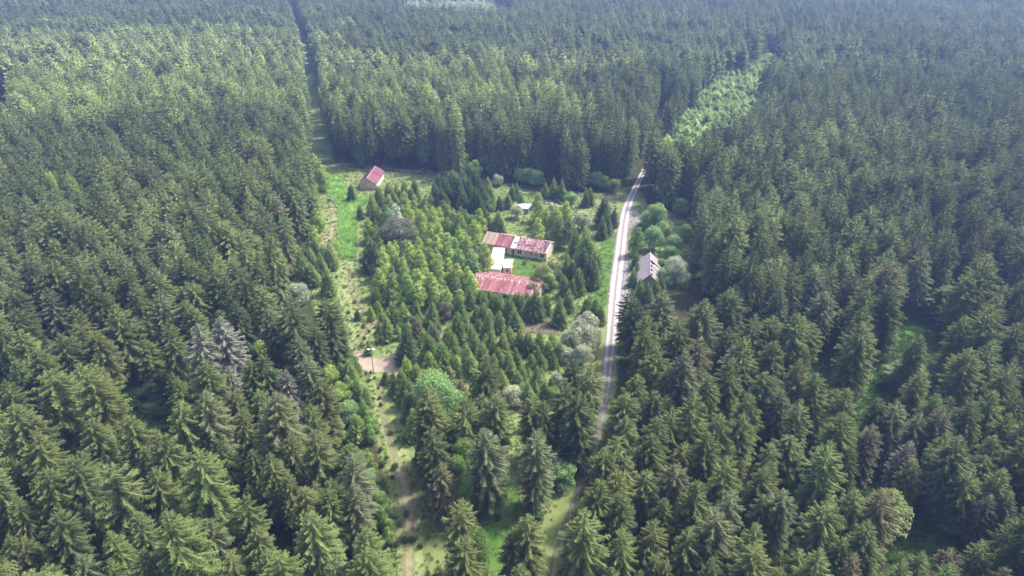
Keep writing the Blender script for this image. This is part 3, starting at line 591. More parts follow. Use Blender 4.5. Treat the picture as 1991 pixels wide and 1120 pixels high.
# ---------------------------------------------------------------- the forest: nearest spruces as things, the rest one mass
YOUNG_PL = wp([(1272,352),(1283,300),(1322,246),(1350,228),(1362,196),(1405,160),(1440,158),(1488,120),(1516,128),(1508,170),(1480,200),(1488,240),(1430,300),(1415,330),(1350,345),(1330,372)])
FAR_PL = wp([(760,62),(795,14),(965,12),(1000,62)])
NO_AUTO = [wp(CLEAR), wp([(1330,418),(1342,540),(1375,640),(1330,700),(1200,720),(1200,620),(1240,560)]), wp([(612,470),(590,500),(568,560),(555,640),(570,780),(650,930),(740,1060),(770,1100),(722,840),(620,600)]), wp(TRACK), YOUNG_PL, FAR_PL,
           wp([(-80,192),(50,196),(60,228),(40,290),(-80,300)]), wp([(1838,84),(1880,48),(1890,50),(1850,90)]),
           wp([(1670,800),(1705,700),(1765,620),(1830,640),(1790,730),(1740,800)]), wp([(1765,1050),(1800,990),(1850,1010),(1840,1070)]),
           wp([(1560,690),(1600,655),(1630,700),(1590,740)]), wp([(1660,960),(1750,870),(1770,900),(1700,990)]), wp([(215,790),(230,700),(340,700),(345,800),(300,850)])]
sp = 5.9; rows = []
yy = np.arange(24, 1180, sp * .87)
for i, Y in enumerate(yy):
    half = Y * 1.25 + 110; X = np.arange(-half, half, sp) + (sp / 2 if i % 2 else 0)
    rows.append(np.column_stack([X, np.full(len(X), Y)]))
P = np.vstack(rows); P += nr.uniform(-2.3, 2.3, P.shape)
keep = np.hypot(P[:, 0], P[:, 1]) < 1220
for poly in NO_AUTO: keep &= ~poly_inside(P, poly)
rdist = poly_dist(P, ROAD, closed=False); keep &= rdist > np.where(P[:, 1] > 430, 3.0, 4.6)
P = P[keep]
# keep clear of the hand-placed trees
O = np.array(occupied)
for ox, oy, orad in O:
    P = P[np.hypot(P[:, 0] - ox, P[:, 1] - oy) > orad + 1.9]
# projected tip heights, stand character
def smooth_noise(P, scale, seed):
    r = np.random.RandomState(seed); v = np.zeros(len(P))
    for k in range(6):
        a = r.uniform(0, 6.28); f = r.uniform(.6, 1.6) / scale; v += np.sin((P[:, 0] * math.cos(a) + P[:, 1] * math.sin(a)) * f * 6.28 + r.uniform(0, 6.28))
    return v / 3.5
n1 = smooth_noise(P, 130, 1); n2 = smooth_noise(P, 45, 2)
HH = np.clip(np.interp(P[:, 1], [120, 200, 300], [19.5, 21.5, 25.5]) + 2.2 * n1 + nr.normal(0, 2.7, len(P)), 13, 32)
zc = P[:, 1] * math.cos(PITCH) - (HH - CAMH) * math.sin(PITCH); ycn = P[:, 1] * math.sin(PITCH) + (HH - CAMH) * math.cos(PITCH)
PX = 995.5 + F * P[:, 0] / zc; PY = 560 - F * ycn / zc
vis = (PX > -620) & (PX < 2620) & (PY < 1900)
P, HH, PX, PY, n1, n2, zc = [a[vis] for a in (P, HH, PX, PY, n1, n2, zc)]
# near gaps already read from the photograph: thin out the in-between fillers in the foreground, keep them lower
near = (PY > 560) & (PX > 0) & (PX < 1991)
HH = np.where(near, HH * .72, HH)
thin = near & (nr.rand(len(P)) < .35)
gapn = (smooth_noise(P, 28, 9) > 1.35) & ~near; thin |= gapn | (nr.rand(len(P)) < .04)
b2 = P[:, 1] * math.cos(PITCH) + CAMH * math.sin(PITCH); BX = 995.5 + F * P[:, 0] / b2; BY = 560 - F * (P[:, 1] * math.sin(PITCH) - CAMH * math.cos(PITCH)) / b2
for f_ in (0.0, .25, .5, .75, 1.0):
    gx, gy = BX * (1 - f_) + PX * f_, BY * (1 - f_) + PY * f_
    for (x0, x1, y0, y1) in GAPS: thin |= (gx > x0) & (gx < x1) & (gy > y0) & (gy < y1)
P, HH, PX, PY, n1, n2, zc = [a[~thin] for a in (P, HH, PX, PY, n1, n2, zc)]
rad = np.clip(nr.normal(1.0, .2, len(P)), .6, 1.5) * (.5 + .5 * HH / 24.5) * 3.3
warm = np.clip(n2 * .4 + .62 + nr.normal(0, .25, len(P)), 0, 1)[:, None]
base_t = np.array(TINT['o']) * 1.02 * warm + np.array(TINT['d']) * 1.15 * (1 - warm)
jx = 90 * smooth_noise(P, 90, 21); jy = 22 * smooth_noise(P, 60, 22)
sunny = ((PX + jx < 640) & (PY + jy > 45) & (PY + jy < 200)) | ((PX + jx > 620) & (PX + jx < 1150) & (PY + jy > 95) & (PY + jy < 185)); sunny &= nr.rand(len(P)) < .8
base_t[sunny] = base_t[sunny] * .4 + np.array((.25, .31, .11)) * .75  # patches of sun on the far stands, put into the tree colour
rnd = nr.rand(len(P)) + (P[:, 1] < 150); base_t[rnd < .025] = np.array(TINT['b']) * .85; base_t[(rnd > .05) & (rnd < .09)] = np.array(TINT['g'])
base_t *= (1 + .13 * np.clip(smooth_noise(P, 210, 4), -1.5, 1.5))[:, None] * nr.uniform(.72, 1.35, len(P))[:, None]
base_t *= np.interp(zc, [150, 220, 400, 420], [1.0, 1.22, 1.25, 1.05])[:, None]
size = HH / zc; inframe = (PX > -10) & (PX < 2000) & (PY > 0) & (PY < 1125)
order = np.argsort(-size * inframe); n_ind = max(0, 300 - n_mature); ind = order[:n_ind]; mask = np.ones(len(P), bool); mask[ind] = False
for i in ind:
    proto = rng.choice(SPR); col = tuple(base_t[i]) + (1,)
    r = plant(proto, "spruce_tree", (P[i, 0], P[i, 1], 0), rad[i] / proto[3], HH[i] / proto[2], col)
    tag(r, f"green spruce half hidden {where(PX[i], PY[i])}, tip {pin(PX[i], PY[i])}", "spruce tree", "mature spruces of the dense forest")

# far mass: one object, instanced low-detail spruces
hid = bpy.data.collections.new("forest_sources")
def src(name, me):
    o = bpy.data.objects.new(name, me); hid.objects.link(o); return o
NL = 8
def far_crown(seed, h, r, base, full):
    R = random.Random(seed); V = []; Fc = []; T = []; W_ = 17
    for w in range(W_):
        t = min(.97, (w + R.uniform(-.25, .25)) / W_); t = max(t, 0); z0 = base + (h - base) * t; rad = r * min(1, (1 - t) / full) ** .85 + .15
        n = 5 + int(4 * (1 - t)); a0 = R.uniform(0, 6.28)
        for b in range(n):
            a = a0 + 6.283 * b / n + R.uniform(-.25, .25); L = rad * R.uniform(.65, 1.2); ca, sa = math.cos(a), math.sin(a); up = .45 * t - .12; wd = L * .26 + .08
            def q(s_, o, dz=0): return (ca * L * s_ - sa * o, sa * L * s_ + ca * o, z0 + L * (up * s_ - .42 * (1 - .6 * t) * s_ * s_ + .2 * s_ ** 4) + dz)
            k = len(V); V += [q(.05, 0), q(.6, wd, -.16 * L), q(.62, 0, .03), q(1.0, 0), q(.6, -wd, -.16 * L), q(.9, wd * .7, -.14 * L), q(.9, -wd * .7, -.14 * L)]
            T += [.1, .45, .75, 1, .45, .7, .7]; Fc += [(k, k+1, k+2), (k+2, k+1, k+5, k+3), (k, k+2, k+4), (k+2, k+3, k+6, k+4)]
    k = len(V); V += [(.09, 0, h - .9), (-.09, .05, h - .9), (0, 0, h + .6)]; T += [.8, .8, 1]; Fc.append((k, k+1, k+2))
    return mesh("far_crown", V, Fc, [M_NEEDLE_FAR], {"tip": T})
for i in range(NL):
    me = far_crown(900 + i, 24, [3.3, 3.6, 3.0, 3.5, 3.1, 3.7, 3.2, 3.4][i], [8, 9, 7, 8, 10, 6, 9, 8][i], [.42, .36, .55, .4, .48, .34, .6, .45][i])
    m = MB(); m.tube([(0, 0, 0), (0, 0, 22)], [.26, .04], 5)
    V = [tuple(v.co) for v in me.vertices]; Fc = [tuple(p_.vertices) for p_ in me.polygons]; b = len(V)
    tp = [d.value for d in me.attributes['tip'].data] + [0] * len(m.v)
    me2 = mesh("far_spruce", V + m.v, Fc + [tuple(b + k for k in f) for f in m.f], [M_NEEDLE_FAR, M_BARK], {"tip": tp})
    for k in range(len(Fc), len(me2.polygons)): me2.polygons[k].material_index = 1
    src(f"far_spruce_{i:02d}", me2)
NH = 5
for i in range(NH):
    cm = spruce_mesh("near_crown", 950 + i, 24, [3.1, 3.5, 2.9, 3.4, 3.2][i], [4, 6, 3, 7, 5][i], 26, 8, 5, M_NEEDLE_FAR, sparse=.06, twig=.25, power=.8, full=[.34, .4, .3, .46, .38][i])
    m = MB(); m.tube([(0, 0, 0), (0, 0, 22)], [.26, .04], 5); V = [tuple(v.co) for v in cm.vertices]; Fc = [tuple(p_.vertices) for p_ in cm.polygons]; b = len(V)
    me2 = mesh("near_spruce", V + m.v, Fc + [tuple(b + k for k in f) for f in m.f], [M_NEEDLE_FAR, M_BARK], {"tip": [d.value for d in cm.attributes['tip'].data] + [0] * len(m.v)})
    for k in range(len(Fc), len(me2.polygons)): me2.polygons[k].material_index = 1
    src(f"near_spruce_{i:02d}", me2)
def scatter(name, pts, sxy, sz, tint, coll, nvar, label, cat, kind="stuff", variant=None):
    n = len(pts); me = bpy.data.meshes.new(name); me.from_pydata([tuple(p) for p in pts], [], [])
    def at(nm, ty, fld, data): a = me.attributes.new(nm, ty, 'POINT'); a.data.foreach_set(fld, np.ascontiguousarray(data, dtype=np.int32 if ty == 'INT' else np.float32).ravel())
    at("variant", 'INT', 'value', nr.randint(0, nvar, n) if variant is None else variant); at("scale3", 'FLOAT_VECTOR', 'vector', np.column_stack([sxy, sxy, sz]))
    at("rot3", 'FLOAT_VECTOR', 'vector', np.column_stack([nr.normal(0, .02, n), nr.normal(0, .02, n), nr.uniform(0, 6.28, n)]))
    at("tint", 'FLOAT_COLOR', 'color', np.column_stack([tint, np.ones(n)]))
    o = ob(name, me); tag(o, label, cat, kind=kind)
    ng = bpy.data.node_groups.new(name, 'GeometryNodeTree')
    ng.interface.new_socket("Geometry", in_out='INPUT', socket_type='NodeSocketGeometry'); ng.interface.new_socket("Geometry", in_out='OUTPUT', socket_type='NodeSocketGeometry')
    gi = ng.nodes.new("NodeGroupInput"); go = ng.nodes.new("NodeGroupOutput"); ip = ng.nodes.new("GeometryNodeInstanceOnPoints"); ci = ng.nodes.new("GeometryNodeCollectionInfo")
    ci.inputs[0].default_value = coll; ci.inputs["Separate Children"].default_value = True; ci.inputs["Reset Children"].default_value = True
    ip.inputs["Pick Instance"].default_value = True
    def na(nm, ty): a = ng.nodes.new("GeometryNodeInputNamedAttribute"); a.data_type = ty; a.inputs[0].default_value = nm; return a.outputs[0]
    L = ng.links.new
    L(gi.outputs[0], ip.inputs["Points"]); L(ci.outputs[0], ip.inputs["Instance"]); L(na("variant", 'INT'), ip.inputs["Instance Index"])
    L(na("rot3", 'FLOAT_VECTOR'), ip.inputs["Rotation"]); L(na("scale3", 'FLOAT_VECTOR'), ip.inputs["Scale"]); L(ip.outputs[0], go.inputs[0])
    md = o.modifiers.new("scatter", 'NODES'); md.node_group = ng
    return o
Q = P[mask]
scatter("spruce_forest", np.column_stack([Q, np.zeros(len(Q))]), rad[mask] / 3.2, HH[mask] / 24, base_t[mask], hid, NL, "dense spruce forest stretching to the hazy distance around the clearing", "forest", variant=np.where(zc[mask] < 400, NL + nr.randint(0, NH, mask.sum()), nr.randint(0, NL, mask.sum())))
print("spruces", n_mature, "auto ind", len(ind), "far", len(Q), "young", yn, "birch", len(BROAD), "round", len(ROUNDS))

# young plantations in the distance: individuals
def plantation(name, poly, step, hh, col, label):
    A = np.array(poly); x0, y0 = A.min(0); x1, y1 = A.max(0); pts = np.array([(x, y) for y in np.arange(y0, y1, step) for x in np.arange(x0, x1, step)])
    pts = pts + nr.uniform(-step * .4, step * .4, pts.shape); pts = pts[poly_inside(pts, poly)]; pts = pts[poly_dist(pts, ROAD, closed=False) > 3.0]; n = len(pts)
    hs_ = hh * nr.uniform(.6, 1.25, n); t = np.array(col) * nr.uniform(.75, 1.25, (n, 1)); t[nr.rand(n) < .12] *= 1.45
    scatter(name, np.column_stack([pts, np.zeros(n) - hs_ * .25]), nr.uniform(.55, .8, n), hs_ / 20, t, hid, NL, label, "plantation")
plantation("young_plantation", YOUNG_PL, 3.6, 9.0, (.27, .38, .13), "wedge of pale green young spruces beyond the end of the road")
plantation("young_plantation", FAR_PL, 5.0, 11.0, (.36, .44, .26), "pale band of young trees in a far clearing at the top edge")

# low shrubs along the grassy track
shr_px = [(698,633),(707,637),(718,647),(696,655),(709,660),(730,650),(713,728),(721,726),(728,737),(718,742),(736,756),(738,776),(726,778),(741,790),(726,863),(741,877),(752,893),(733,842),(770,860),(745,905),(768,912),(790,1003),(798,1048),(803,1053),(818,1064),(789,1054),(778,1020),(832,1048),(700,620),(692,700),(705,675),(735,640),(742,633),(655,540),(668,560),(690,590),(678,610),(686,540),(760,845),(764,930),(900,545),(1068,520),(1040,520),(1020,515),(641,370),(640,392),(655,395),(1128,565),(1170,575),(1165,600),(735,670),(716,668),(683,650),(640,470),(620,500),(1010,940),(985,965),(970,1010),(990,1080),(930,1060)]
for (x, y) in shr_px:
    p = W(x, y); s = rng.uniform(.45, 1.0); proto = rng.choice(SHRUB)
    r = plant(proto, "shrub", p, s, s * rng.uniform(.7, 1.1), jit(rng.choice([(.10, .16, .06), TINT['x'], (.15, .19, .08)])))
    tag(r, f"low dark shrub in the grass {'beside the track' if x < 860 else 'near the buildings and glade'}, {pin(x, y)}", "shrub", "low shrubs in the grass")

# grass tufts and leafy herbs: stuff
M_TUFT = foliage("grass_blades", far=True, trans=.4, lo=.8, hi=1.25)
tf = bpy.data.collections.new("tuft_sources")
for i in range(4):
    R = random.Random(50 + i); V = []; Fc = []; T = []
    for k in range(26):
        a = R.uniform(0, 6.28); d = R.uniform(0, .45); x, y = math.cos(a) * d, math.sin(a) * d; a2 = R.uniform(0, 6.28); l = R.uniform(.15, .42); b = len(V); w = .07
        V += [(x - math.sin(a2) * w, y + math.cos(a2) * w, 0), (x + math.sin(a2) * w, y - math.cos(a2) * w, 0), (x + math.cos(a2) * l, y + math.sin(a2) * l, R.uniform(.2, .6))]; T += [0, 0, 1]; Fc.append((b, b+1, b+2))
    tf.objects.link(bpy.data.objects.new(f"tuft_{i:02d}", mesh("tuft", V, Fc, [M_TUFT], {"tip": T})))
def fill(poly, n):
    A = np.array(poly); pts = nr.uniform(A.min(0), A.max(0), (n, 2)); pts = pts[poly_inside(pts, poly)]; return pts[poly_dist(pts, ROAD, closed=False) > 2.6]
def grass(name, poly, n, tint, s, label, avoid=()):
    pts = fill(poly, n)
    for av in avoid: pts = pts[~poly_inside(pts, av)]
    k = len(pts); cl = .5 + .5 * smooth_noise(pts, 9, 5)[:, None]; t = np.array(tint[0]) * cl + np.array(tint[1]) * (1 - cl); t *= nr.uniform(.75, 1.25, k)[:, None]
    sc = nr.uniform(.6, 1.3, k) * s
    scatter(name, np.column_stack([pts, np.full(k, .05)]), sc, sc * nr.uniform(.7, 1.3, k), t, tf, 4, label, "grass")
BARE = strip_poly(wp([(662,705),(820,705)]), [8, 8])
grass("grass", wp(CLEAR), 26000, ((.23, .33, .10), (.36, .40, .17)), 0.9, "rough grass of the clearing", [BARE, strip_poly(wp([(795,1120),(798,985),(765,880),(740,770)]), [2.4]*4)])
HERB = wp([(628,345),(668,342),(668,362),(690,385),(720,387),(700,405),(690,420),(692,500),(664,505),(654,480),(660,440),(656,400),(646,388)])
grass("herbs", HERB, 4600, ((.42, .60, .18), (.26, .48, .12)), 2.0, "bright leafy herbs covering the meadow by the small house")
grass("undergrowth", wp([(1500,1100),(1560,650),(1700,580),(1860,600),(1980,1000),(1900,1100)]), 9000, ((.10, .21, .05), (.15, .24, .07)), 1.6, "green undergrowth on the forest floor in the right-hand gaps")
grass("undergrowth", wp([(120,900),(220,700),(350,690),(380,900)]), 2500, ((.04, .10, .03), (.06, .12, .04)), 1.8, "dark green undergrowth in the hollow of the left stand")

# ---------------------------------------------------------------- buildings
def gable_walls(m, L, Wd, he, hr, t=.25):
    "four walls with gables; ridge along X"
    l, w = L / 2, Wd / 2
    m.box(-l + t, l - t, -w, -w + t, 0, he); m.box(-l + t, l - t, w - t, w, 0, he)
    for x0 in (-l, l - t): m.prism([(x0, -w, 0), (x0, w, 0), (x0, w, he), (x0, 0, hr), (x0, -w, he)], (t, 0, 0))
def slope(m, x0, x1, y0, z0, y1, z1, t=.08, rib=0.0, step=.5):
    "one roof slope, thickness t, standing ribs running down it"
    m.prism([(x0, y0, z0), (x0, y1, z1), (x0, y1, z1 + t), (x0, y0, z0 + t)], (x1 - x0, 0, 0))
    if rib:
        n = int((x1 - x0) / step)
        for i in range(n + 1):
            x = x0 + (x1 - x0) * i / n
            m.prism([(x - .03, y0, z0 + t), (x - .03, y1, z1 + t), (x - .03, y1, z1 + t + rib), (x - .03, y0, z0 + t + rib)], (.06, 0, 0))
def window(parent, x, y, z, w, h, axis='y', sgn=-1, glass=M_DARK):
    "frame standing proud of the wall with a dark pane and a mullion"
    f = MB(); b = .07; d = .06
    def bx(u0, u1, z0, z1, d0, d1, mb):
        if axis == 'y': mb.box(u0, u1, min(y + sgn * d0, y + sgn * d1), max(y + sgn * d0, y + sgn * d1), z0, z1)
        else: mb.box(min(x + sgn * d0, x + sgn * d1), max(x + sgn * d0, x + sgn * d1), u0, u1, z0, z1)
    c = x if axis == 'y' else y
    bx(c - w/2 - b, c + w/2 + b, z - b, z, .003, d, f); bx(c - w/2 - b, c + w/2 + b, z + h, z + h + b, .003, d, f)
    bx(c - w/2 - b, c - w/2, z, z + h, .003, d, f); bx(c + w/2, c + w/2 + b, z, z + h, .003, d, f); bx(c - .04, c + .04, z, z + h, .012, d, f)
    fr = f.build("window", M_FRAME, parent); g_ = MB()
    bx(c - w/2, c - .04, z, z + h, .003, .01, g_); bx(c + .04, c + w/2, z, z + h, .003, .01, g_); g_.build("pane", glass, fr)

# small house with maroon roof
hs = root("small_house", (-59.6, 277.5, 0), math.radians(-93), "small pink house with a maroon metal gable roof beside the herb meadow", "house")
m = MB(); gable_walls(m, 14.5, 6.6, 3.0, 5.05); m.build("wall", M_PINKPL, hs)
m = MB(); L_ = 7.6; slope(m, -L_, L_, -3.9, 2.72, 0, 5.15, .08, .05, .6); slope(m, -L_, L_, 3.9, 2.72, 0.0, 5.15, .08, .05, .6); rf = m.build("roof", M_MAROON, hs)
m = MB(); m.box(-L_, L_, -.12, .12, 5.26, 5.36); m.build("ridge_cap", flat("pink_flashing", (.62, .36, .45), .6, .4, .1), rf)
m = MB()
for s_ in (-1, 1): m.prism([(L_ * s_, -3.95, 2.60), (L_ * s_, 0, 5.05), (L_ * s_, 3.95, 2.60), (L_ * s_, 3.95, 2.82), (L_ * s_, 0, 5.28), (L_ * s_, -3.95, 2.82)], (.08 * s_, 0, 0))
m.build("bargeboard", M_PALEPAINT, rf)
m = MB(); m.box(-7.3, 7.3, 3.303, 3.36, 0, 2.5); m.box(-7.3, 7.3, -3.36, -3.303, 0, 2.5); m.build("side_render", M_PALEPAINT, hs)
m = MB(); m.box(7.253, 7.31, -3.4, -3.15, 0, 2.9); m.box(7.253, 7.31, 3.15, 3.4, 0, 2.9); m.build("corner_trim", M_FRAME, hs)

# long building at the back of the courtyard (roof decaying)
ba = root("derelict_barrack", (2.3, 211.2, 0), math.radians(-22), "long cream building with a decaying red metal roof behind the courtyard", "building")
m = MB(); gable_walls(m, 23, 8.6, 3.0, 5.0); m.build("wall", M_PLASTER, ba)
m = MB(); slope(m, -6.8, -1.2, -4.8, 2.75, 0, 5.1, .08, .05, .55); slope(m, -6.8, 1.5, 4.8, 2.75, 0, 5.1, .08, .05, .55); rf = m.build("roof", M_RED, ba)
m = MB(); slope(m, .6, 9.2, -4.8, 2.75, 0, 5.1, .08, .05, .55); slope(m, 4.6, 9.2, 4.8, 2.75, 0, 5.1, .08, .05, .55); tag(m.build("roof_sheeting", M_RED_OLD, rf), "faded pink and maroon roof sheets with missing pieces")
m = MB(); slope(m, -1.18, .58, -4.8, 2.73, 0, 5.08, .08); m.build("bare_roof_strip", M_PALEPAINT, rf)
m = MB(); slope(m, -11.7, -6.83, -4.8, 2.73, 0, 5.08, .08); slope(m, -11.7, -6.83, 4.8, 2.73, 0, 5.08, .08); tag(m.build("roof_boards", M_RUST, rf), "brown boards where the sheets have gone")
m = MB()
for i in range(8): m.prism([(-11.5 + i * .62, -4.8, 2.83), (-11.5 + i * .62, 0, 5.18), (-11.5 + i * .62, 0, 5.25), (-11.5 + i * .62, -4.8, 2.90)], (.09 + .12 * (i % 3 == 0), 0, 0))
m.build("batten", M_PALEWOOD, rf)
m = MB()
for i in range(7): slope(m, 9.25 + i * .36, 9.45 + i * .36, -4.8, 2.75, 0, 5.1, .07)
m.build("roof_strip", M_RED_OLD, rf)
m = MB()
for i in range(9): slope(m, 1.7 + i * .33, 1.78 + i * .33, 4.8, 2.6, 0, 4.95, .10)
for i in range(7): slope(m, 9.3 + i * .4, 9.38 + i * .4, 4.8, 2.6, 0, 4.95, .10)
m.build("rafter", M_PALEWOOD, rf)
m = MB()
for i in range(15):
    x0 = -6.6 + i * .62
    if abs(x0 + .3) > 1: m.box(x0, x0 + .38, -.45, -.02, 5.15 - rng.uniform(.06, .12), 5.27)
m.box(9.2, 11.75, -.14, .14, 5.19, 5.30); m.build("ridge_cap", flat("worn_pink_paint", (.66, .50, .54), .8, .2, .15), rf)
m = MB(); m.prism([(11.55, -4.9, 2.75), (11.55, 0, 5.12), (11.55, 0, 5.32), (11.55, -4.9, 2.95)], (.22, 0, 0)); m.prism([(11.55, 4.9, 2.75), (11.55, 0, 5.12), (11.55, 0, 5.32), (11.55, 4.9, 2.95)], (.22, 0, 0)); m.build("bargeboard", M_PALEPAINT, rf)
m = MB()
for i in range(10): x0 = rng.uniform(-1.5, 9); y0 = rng.uniform(-4.5, -2.6); m.box(x0, x0 + rng.uniform(.5, 1.6), y0, y0 + .2, 2.85 + (y0 + 4.8) * .49 + .1, 2.85 + (y0 + 4.8) * .49 + .19)
m.build("loose_board", M_WOOD, rf)
m = MB(); m.box(-11.5, 11.5, -4.95, -4.80, 2.6, 2.74); m.build("gutter", M_WOOD, rf)
for x_ in (-3.2, 2.0, 4.2, 6.2, 8.0, 10.0): window(ba, x_, -4.3, 1.0, 1.3 if x_ != 4.2 else .9, 1.15, glass=M_DARK if x_ in (2.0, 10.0, -3.2) else M_CONCD)
m = MB(); m.box(-.9, .1, -4.345, -4.303, 0, 2.1); m.build("door", M_WOOD, ba)

# long building at the front of the courtyard
bb = root("red_roofed_barrack", (-1.1, 181.6, 0), math.radians(-18.5), "long low building with a streaked red metal roof in front of the courtyard", "building")
m = MB(); gable_walls(m, 20.5, 11.6, 2.9, 4.6); m.build("wall", M_PLASTER, bb)
m = MB(); slope(m, -10.6, 10.6, -6.1, 2.7, 0, 4.7, .08, .05, .5); slope(m, -10.6, 10.6, 6.1, 2.7, 0, 4.7, .08, .05, .5); rf = m.build("roof", M_RED, bb)
m = MB(); zf = lambda y: 4.7 - abs(y) * (2.0 / 6.1) + .085
for i in range(60):
    x0 = -10 + i * .335
    if rng.random() < .72:
        ya = -rng.uniform(.1, .5); yb = ya - rng.uniform(.4, 1.7); w_ = rng.uniform(.10, .26)
        m.prism([(x0, ya, zf(ya)), (x0 + w_, ya, zf(ya)), (x0 + w_ * .5, yb, zf(yb))], (0, 0, .02))
for i in range(26):
    x0 = rng.uniform(8, 10.4) * rng.choice((1, 1, -1)); ya = rng.uniform(-5.5, 0); m.prism([(x0, ya, zf(ya)), (x0 + .3, ya, zf(ya)), (x0 + .15, ya - .8, zf(ya - .8))], (0, 0, .02))
m.build("paint_flake", M_PALEPAINT, rf)
m = MB(); m.box(-10.6, 10.6, -.1, .1, 4.80, 4.86); m.build("ridge_cap", flat("faded_red_flashing", (.5, .25, .27), .6, .3, .3), rf)
for x_ in (-7, -3, 1, 5, 8.5): window(bb, x_, -5.8, 1.0, 1.3, 1.1); window(bb, x_, 5.8, 1.0, 1.3, 1.1, sgn=1)

# flat-roofed link between the two, with its annex
lk = root("connecting_wing", (-4.8, 199.8, 0), math.radians(-4), "white flat-roofed concrete wing joining the two long red-roofed buildings", "building")
m = MB(); m.box(-1.75, 1.75, -8.6, 7.0, 0, 2.7); m.build("wall", M_PLASTER, lk)
m = MB(); m.box(-2.0, 2.0, -8.6, 7.2, 2.7, 2.92); rf = m.build("roof_slab", M_CONC, lk)
m = MB()
for i in range(4): m.box(-2.0, 2.0, -6 + i * 3.6, -5.94 + i * 3.6, 2.92, 2.935)
m.build("slab_joint", M_CONCD, rf)
window(lk, 1.75, 3.8, .9, 1.4, 1.1, axis='x', sgn=1)
ax = root("annex", (-1.6, 196.4, 0), math.radians(-4), "small pale flat-roofed annex against the white connecting wing", "building")
m = MB(); m.box(-1.0, 1.6, -3.0, 2.8, 0, 2.3); m.build("wall", M_PINKPL, ax)
m = MB(); m.box(-1.05, 1.85, 0.2, 3.0, 2.3, 2.46); m.box(-1.05, 1.5, -3.1, .15, 2.3, 2.4); m.build("roof_slab", M_CONC, ax)
window(ax, .3, -3.0, .9, .9, .9)

# derelict grey-roofed house right of the road
bc = root("ruined_house", (42.6, 188.6, 0), math.radians(-100), "derelict steep-roofed house with broken pale grey sheeting right of the gravel road", "house")
m = MB(); gable_walls(m, 15, 6.0, 3.4, 6.1); m.build("wall", M_CONCD, bc)
m = MB(); slope(m, -8, 8, -3.6, 3.0, 0, 6.25, .08, .04, .5)
rf = m.build("roof", M_GREYROOF, bc)
m = MB(); slope(m, -8, -3.0, 3.6, 3.0, 0, 6.25, .08, .04, .5); slope(m, -2.1, -1.0, 3.6, 3.0, 1.3, 5.08, .08, .04, .5)
for i, (a, b_) in enumerate([(-.9, .2), (.7, 1.5), (2.0, 3.1), (3.5, 4.4), (4.9, 6.0), (6.5, 8.0)]): slope(m, a, b_, 3.6, 3.0, .7 * (i % 2), 6.25 - .7 * (i % 2) * .9, .08, .04, .5)
tag(m.build("broken_roof_side", M_GREYROOF, rf), "roof side with gaps showing the rafters")
m = MB()
for i in range(17): slope(m, -7.9 + i * .97, -7.8 + i * .97, 3.5, 2.92, 0, 6.10, .09)
m.box(-7.9, 7.9, -.06, .06, 5.98, 6.12); m.build("rafter", M_WOOD, rf)
m = MB()
for s_ in (-1, 1): m.prism([(8.0, 0, 6.12), (8.0, 3.65 * s_, 2.86), (8.0, 3.65 * s_, 3.06), (8.0, 0, 6.38)], (.1, 0, 0))
m.build("bargeboard", M_WOOD, rf)
m = MB(); m.box(-8, 8, -.1, .1, 6.35, 6.42); m.build("ridge_cap", M_CONCD, rf)

# grey shed, rubble, beam, lamp post, rail
sh = root("shed", tuple(W(1018, 412)), math.radians(-12), "low shed with a flat grey roof between trees behind the long building", "shed")
m = MB(); m.box(-2.4, 2.4, -1.9, 1.9, 0, 2.1); m.build("wall", M_CONCD, sh)
m = MB(); m.prism([(-2.7, -2.2, 2.15), (-2.7, 2.2, 2.55), (-2.7, 2.2, 2.65), (-2.7, -2.2, 2.25)], (5.4, 0, 0)); m.build("roof", flat("shed_roof_sheet", (.48, .48, .50), .7, .3, .12), sh)
rb = MB(); rb.box(-3.6, 3.6, -2.0, 2.0, -.1, .12)
for i in range(70):
    x, y = rng.gauss(0, 2.2), rng.gauss(0, 1.3); s_ = rng.uniform(.25, .8); z = max(0, 1.2 - abs(x) * .35 - abs(y) * .4) * rng.random()
    b = len(rb.v); rb.box(x - s_, x + s_, y - s_ * .7, y + s_ * .7, z - .05, z + s_ * .8)
    R_ = Matrix.Rotation(rng.uniform(0, 3), 3, 'Z') @ Matrix.Rotation(rng.uniform(-.5, .5), 3, 'X')
    c_ = Vector((x, y, z + .2)); rb.v[b:] = [tuple(R_ @ (Vector(v) - c_) + c_) for v in rb.v[b:]]
o = rb.build("rubble_heap", M_RUBBLE); o.location = W(1080, 392); tag(o, "heap of grey rubble from a collapsed wall behind the birches", "rubble")
def log(px0, px1, z, r, mat, name, label, cat):
    a, b = W(*px0), W(*px1); a.z = b.z = z; m = MB(); m.tube([a, (a + b) / 2 + Vector((0, .1, .03)), b], [r, r * .85, r * .6], 7)
    c = (a + b) / 2; m.v = [tuple(Vector(v) - c) for v in m.v]; o = m.build(name, mat); o.location = c; tag(o, label, cat)
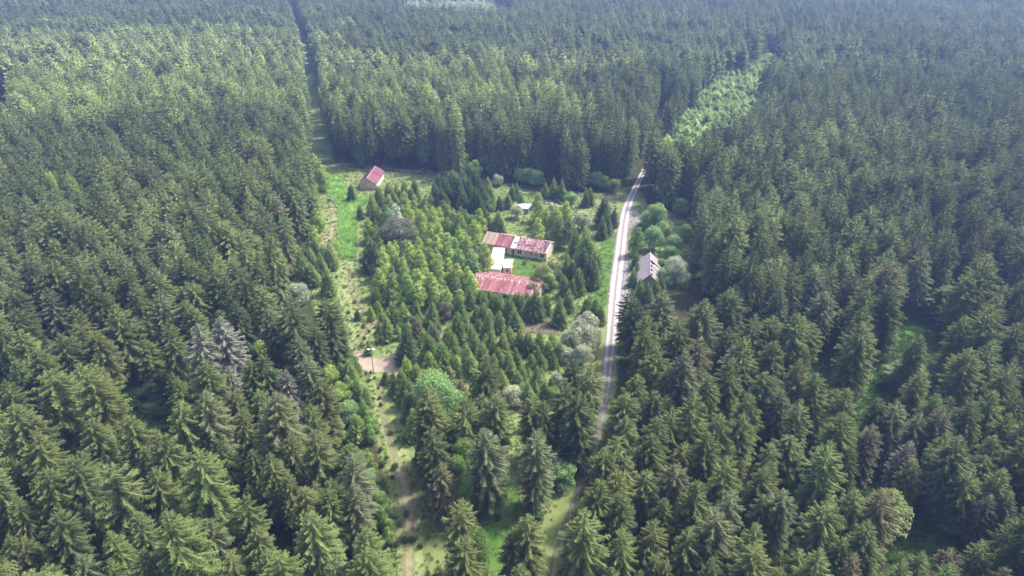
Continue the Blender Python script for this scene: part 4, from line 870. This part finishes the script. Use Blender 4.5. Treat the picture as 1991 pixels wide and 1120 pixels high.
log((1130, 397), (1161, 397), .5, .16, M_PALEPAINT, "concrete_beam", "long white beam lying in the grass left of the road fork", "beam")
log((812, 335), (827, 327), .25, .22, M_PALEWOOD, "log", "pale log lying at the edge of the far stand", "log")
log((828, 330), (838, 336), .25, .2, M_PALEWOOD, "log", "short pale log beside the brown cross track", "log")
log((985, 524), (1002, 520), .2, .15, M_PALEWOOD, "log", "pale plank lying beside the annex", "log")
fn = root("rail_fence", (0, 0, 0), 0, "low wooden rail fence behind the small pink house", "fence"); a, b = W(742, 325), W(765, 327); fn.location = a
m = MB(); d_ = b - a; m.tube([(0, 0, .95), tuple(d_ + Vector((0, 0, .95)))], [.07, .07], 6); m.build("rail", M_PALEWOOD, fn)
for i in range(4):
    m = MB(); q = d_ * (i / 3); m.box(q.x - .07, q.x + .07, q.y + .08, q.y + .22, 0, 1.15); m.build("post", M_WOOD, fn)
lp = root("lamp_post", (-34.5, 139.5, 0), 0, "slender lone lamp post with a white double lamp head on bare earth", "lamp post")
m = MB(); m.tube([(0, 0, 0), (0, 0, 1.2), (0, 0, 7.0)], [.13, .11, .07], 8); m.build("pole", M_STEEL, lp)
m = MB(); m.tube([(-.9, 0, 7.02), (0, 0, 7.12), (.9, 0, 7.02)], [.05, .06, .05], 6); m.build("arm", M_STEEL, lp)
for s_ in (-1, 1):
    m = MB(); x = .62 * s_; m.prism([(x - .42, -.16, 7.1), (x + .42, -.16, 7.1), (x + .34, -.1, 7.26), (x - .34, -.1, 7.26)], (0, .32, 0)); m.build("lamp_head", M_LAMP, lp)

# ---------------------------------------------------------------- haze
hz = MB(); hz.box(-1650, 1650, -260, 2450, -1.5, 112)
hk = NT("haze_air"); pv = hk.n("ShaderNodeVolumePrincipled"); pv.inputs["Color"].default_value = (0.32, 0.48, 1.0, 1); pv.inputs["Density"].default_value = 0.0004
pv.inputs["Anisotropy"].default_value = 0.2
hk.l(pv.outputs[0], hk.out.inputs["Volume"])
tag(hz.build("haze", hk.m), "thin bluish haze over the forest", "haze", kind="stuff")
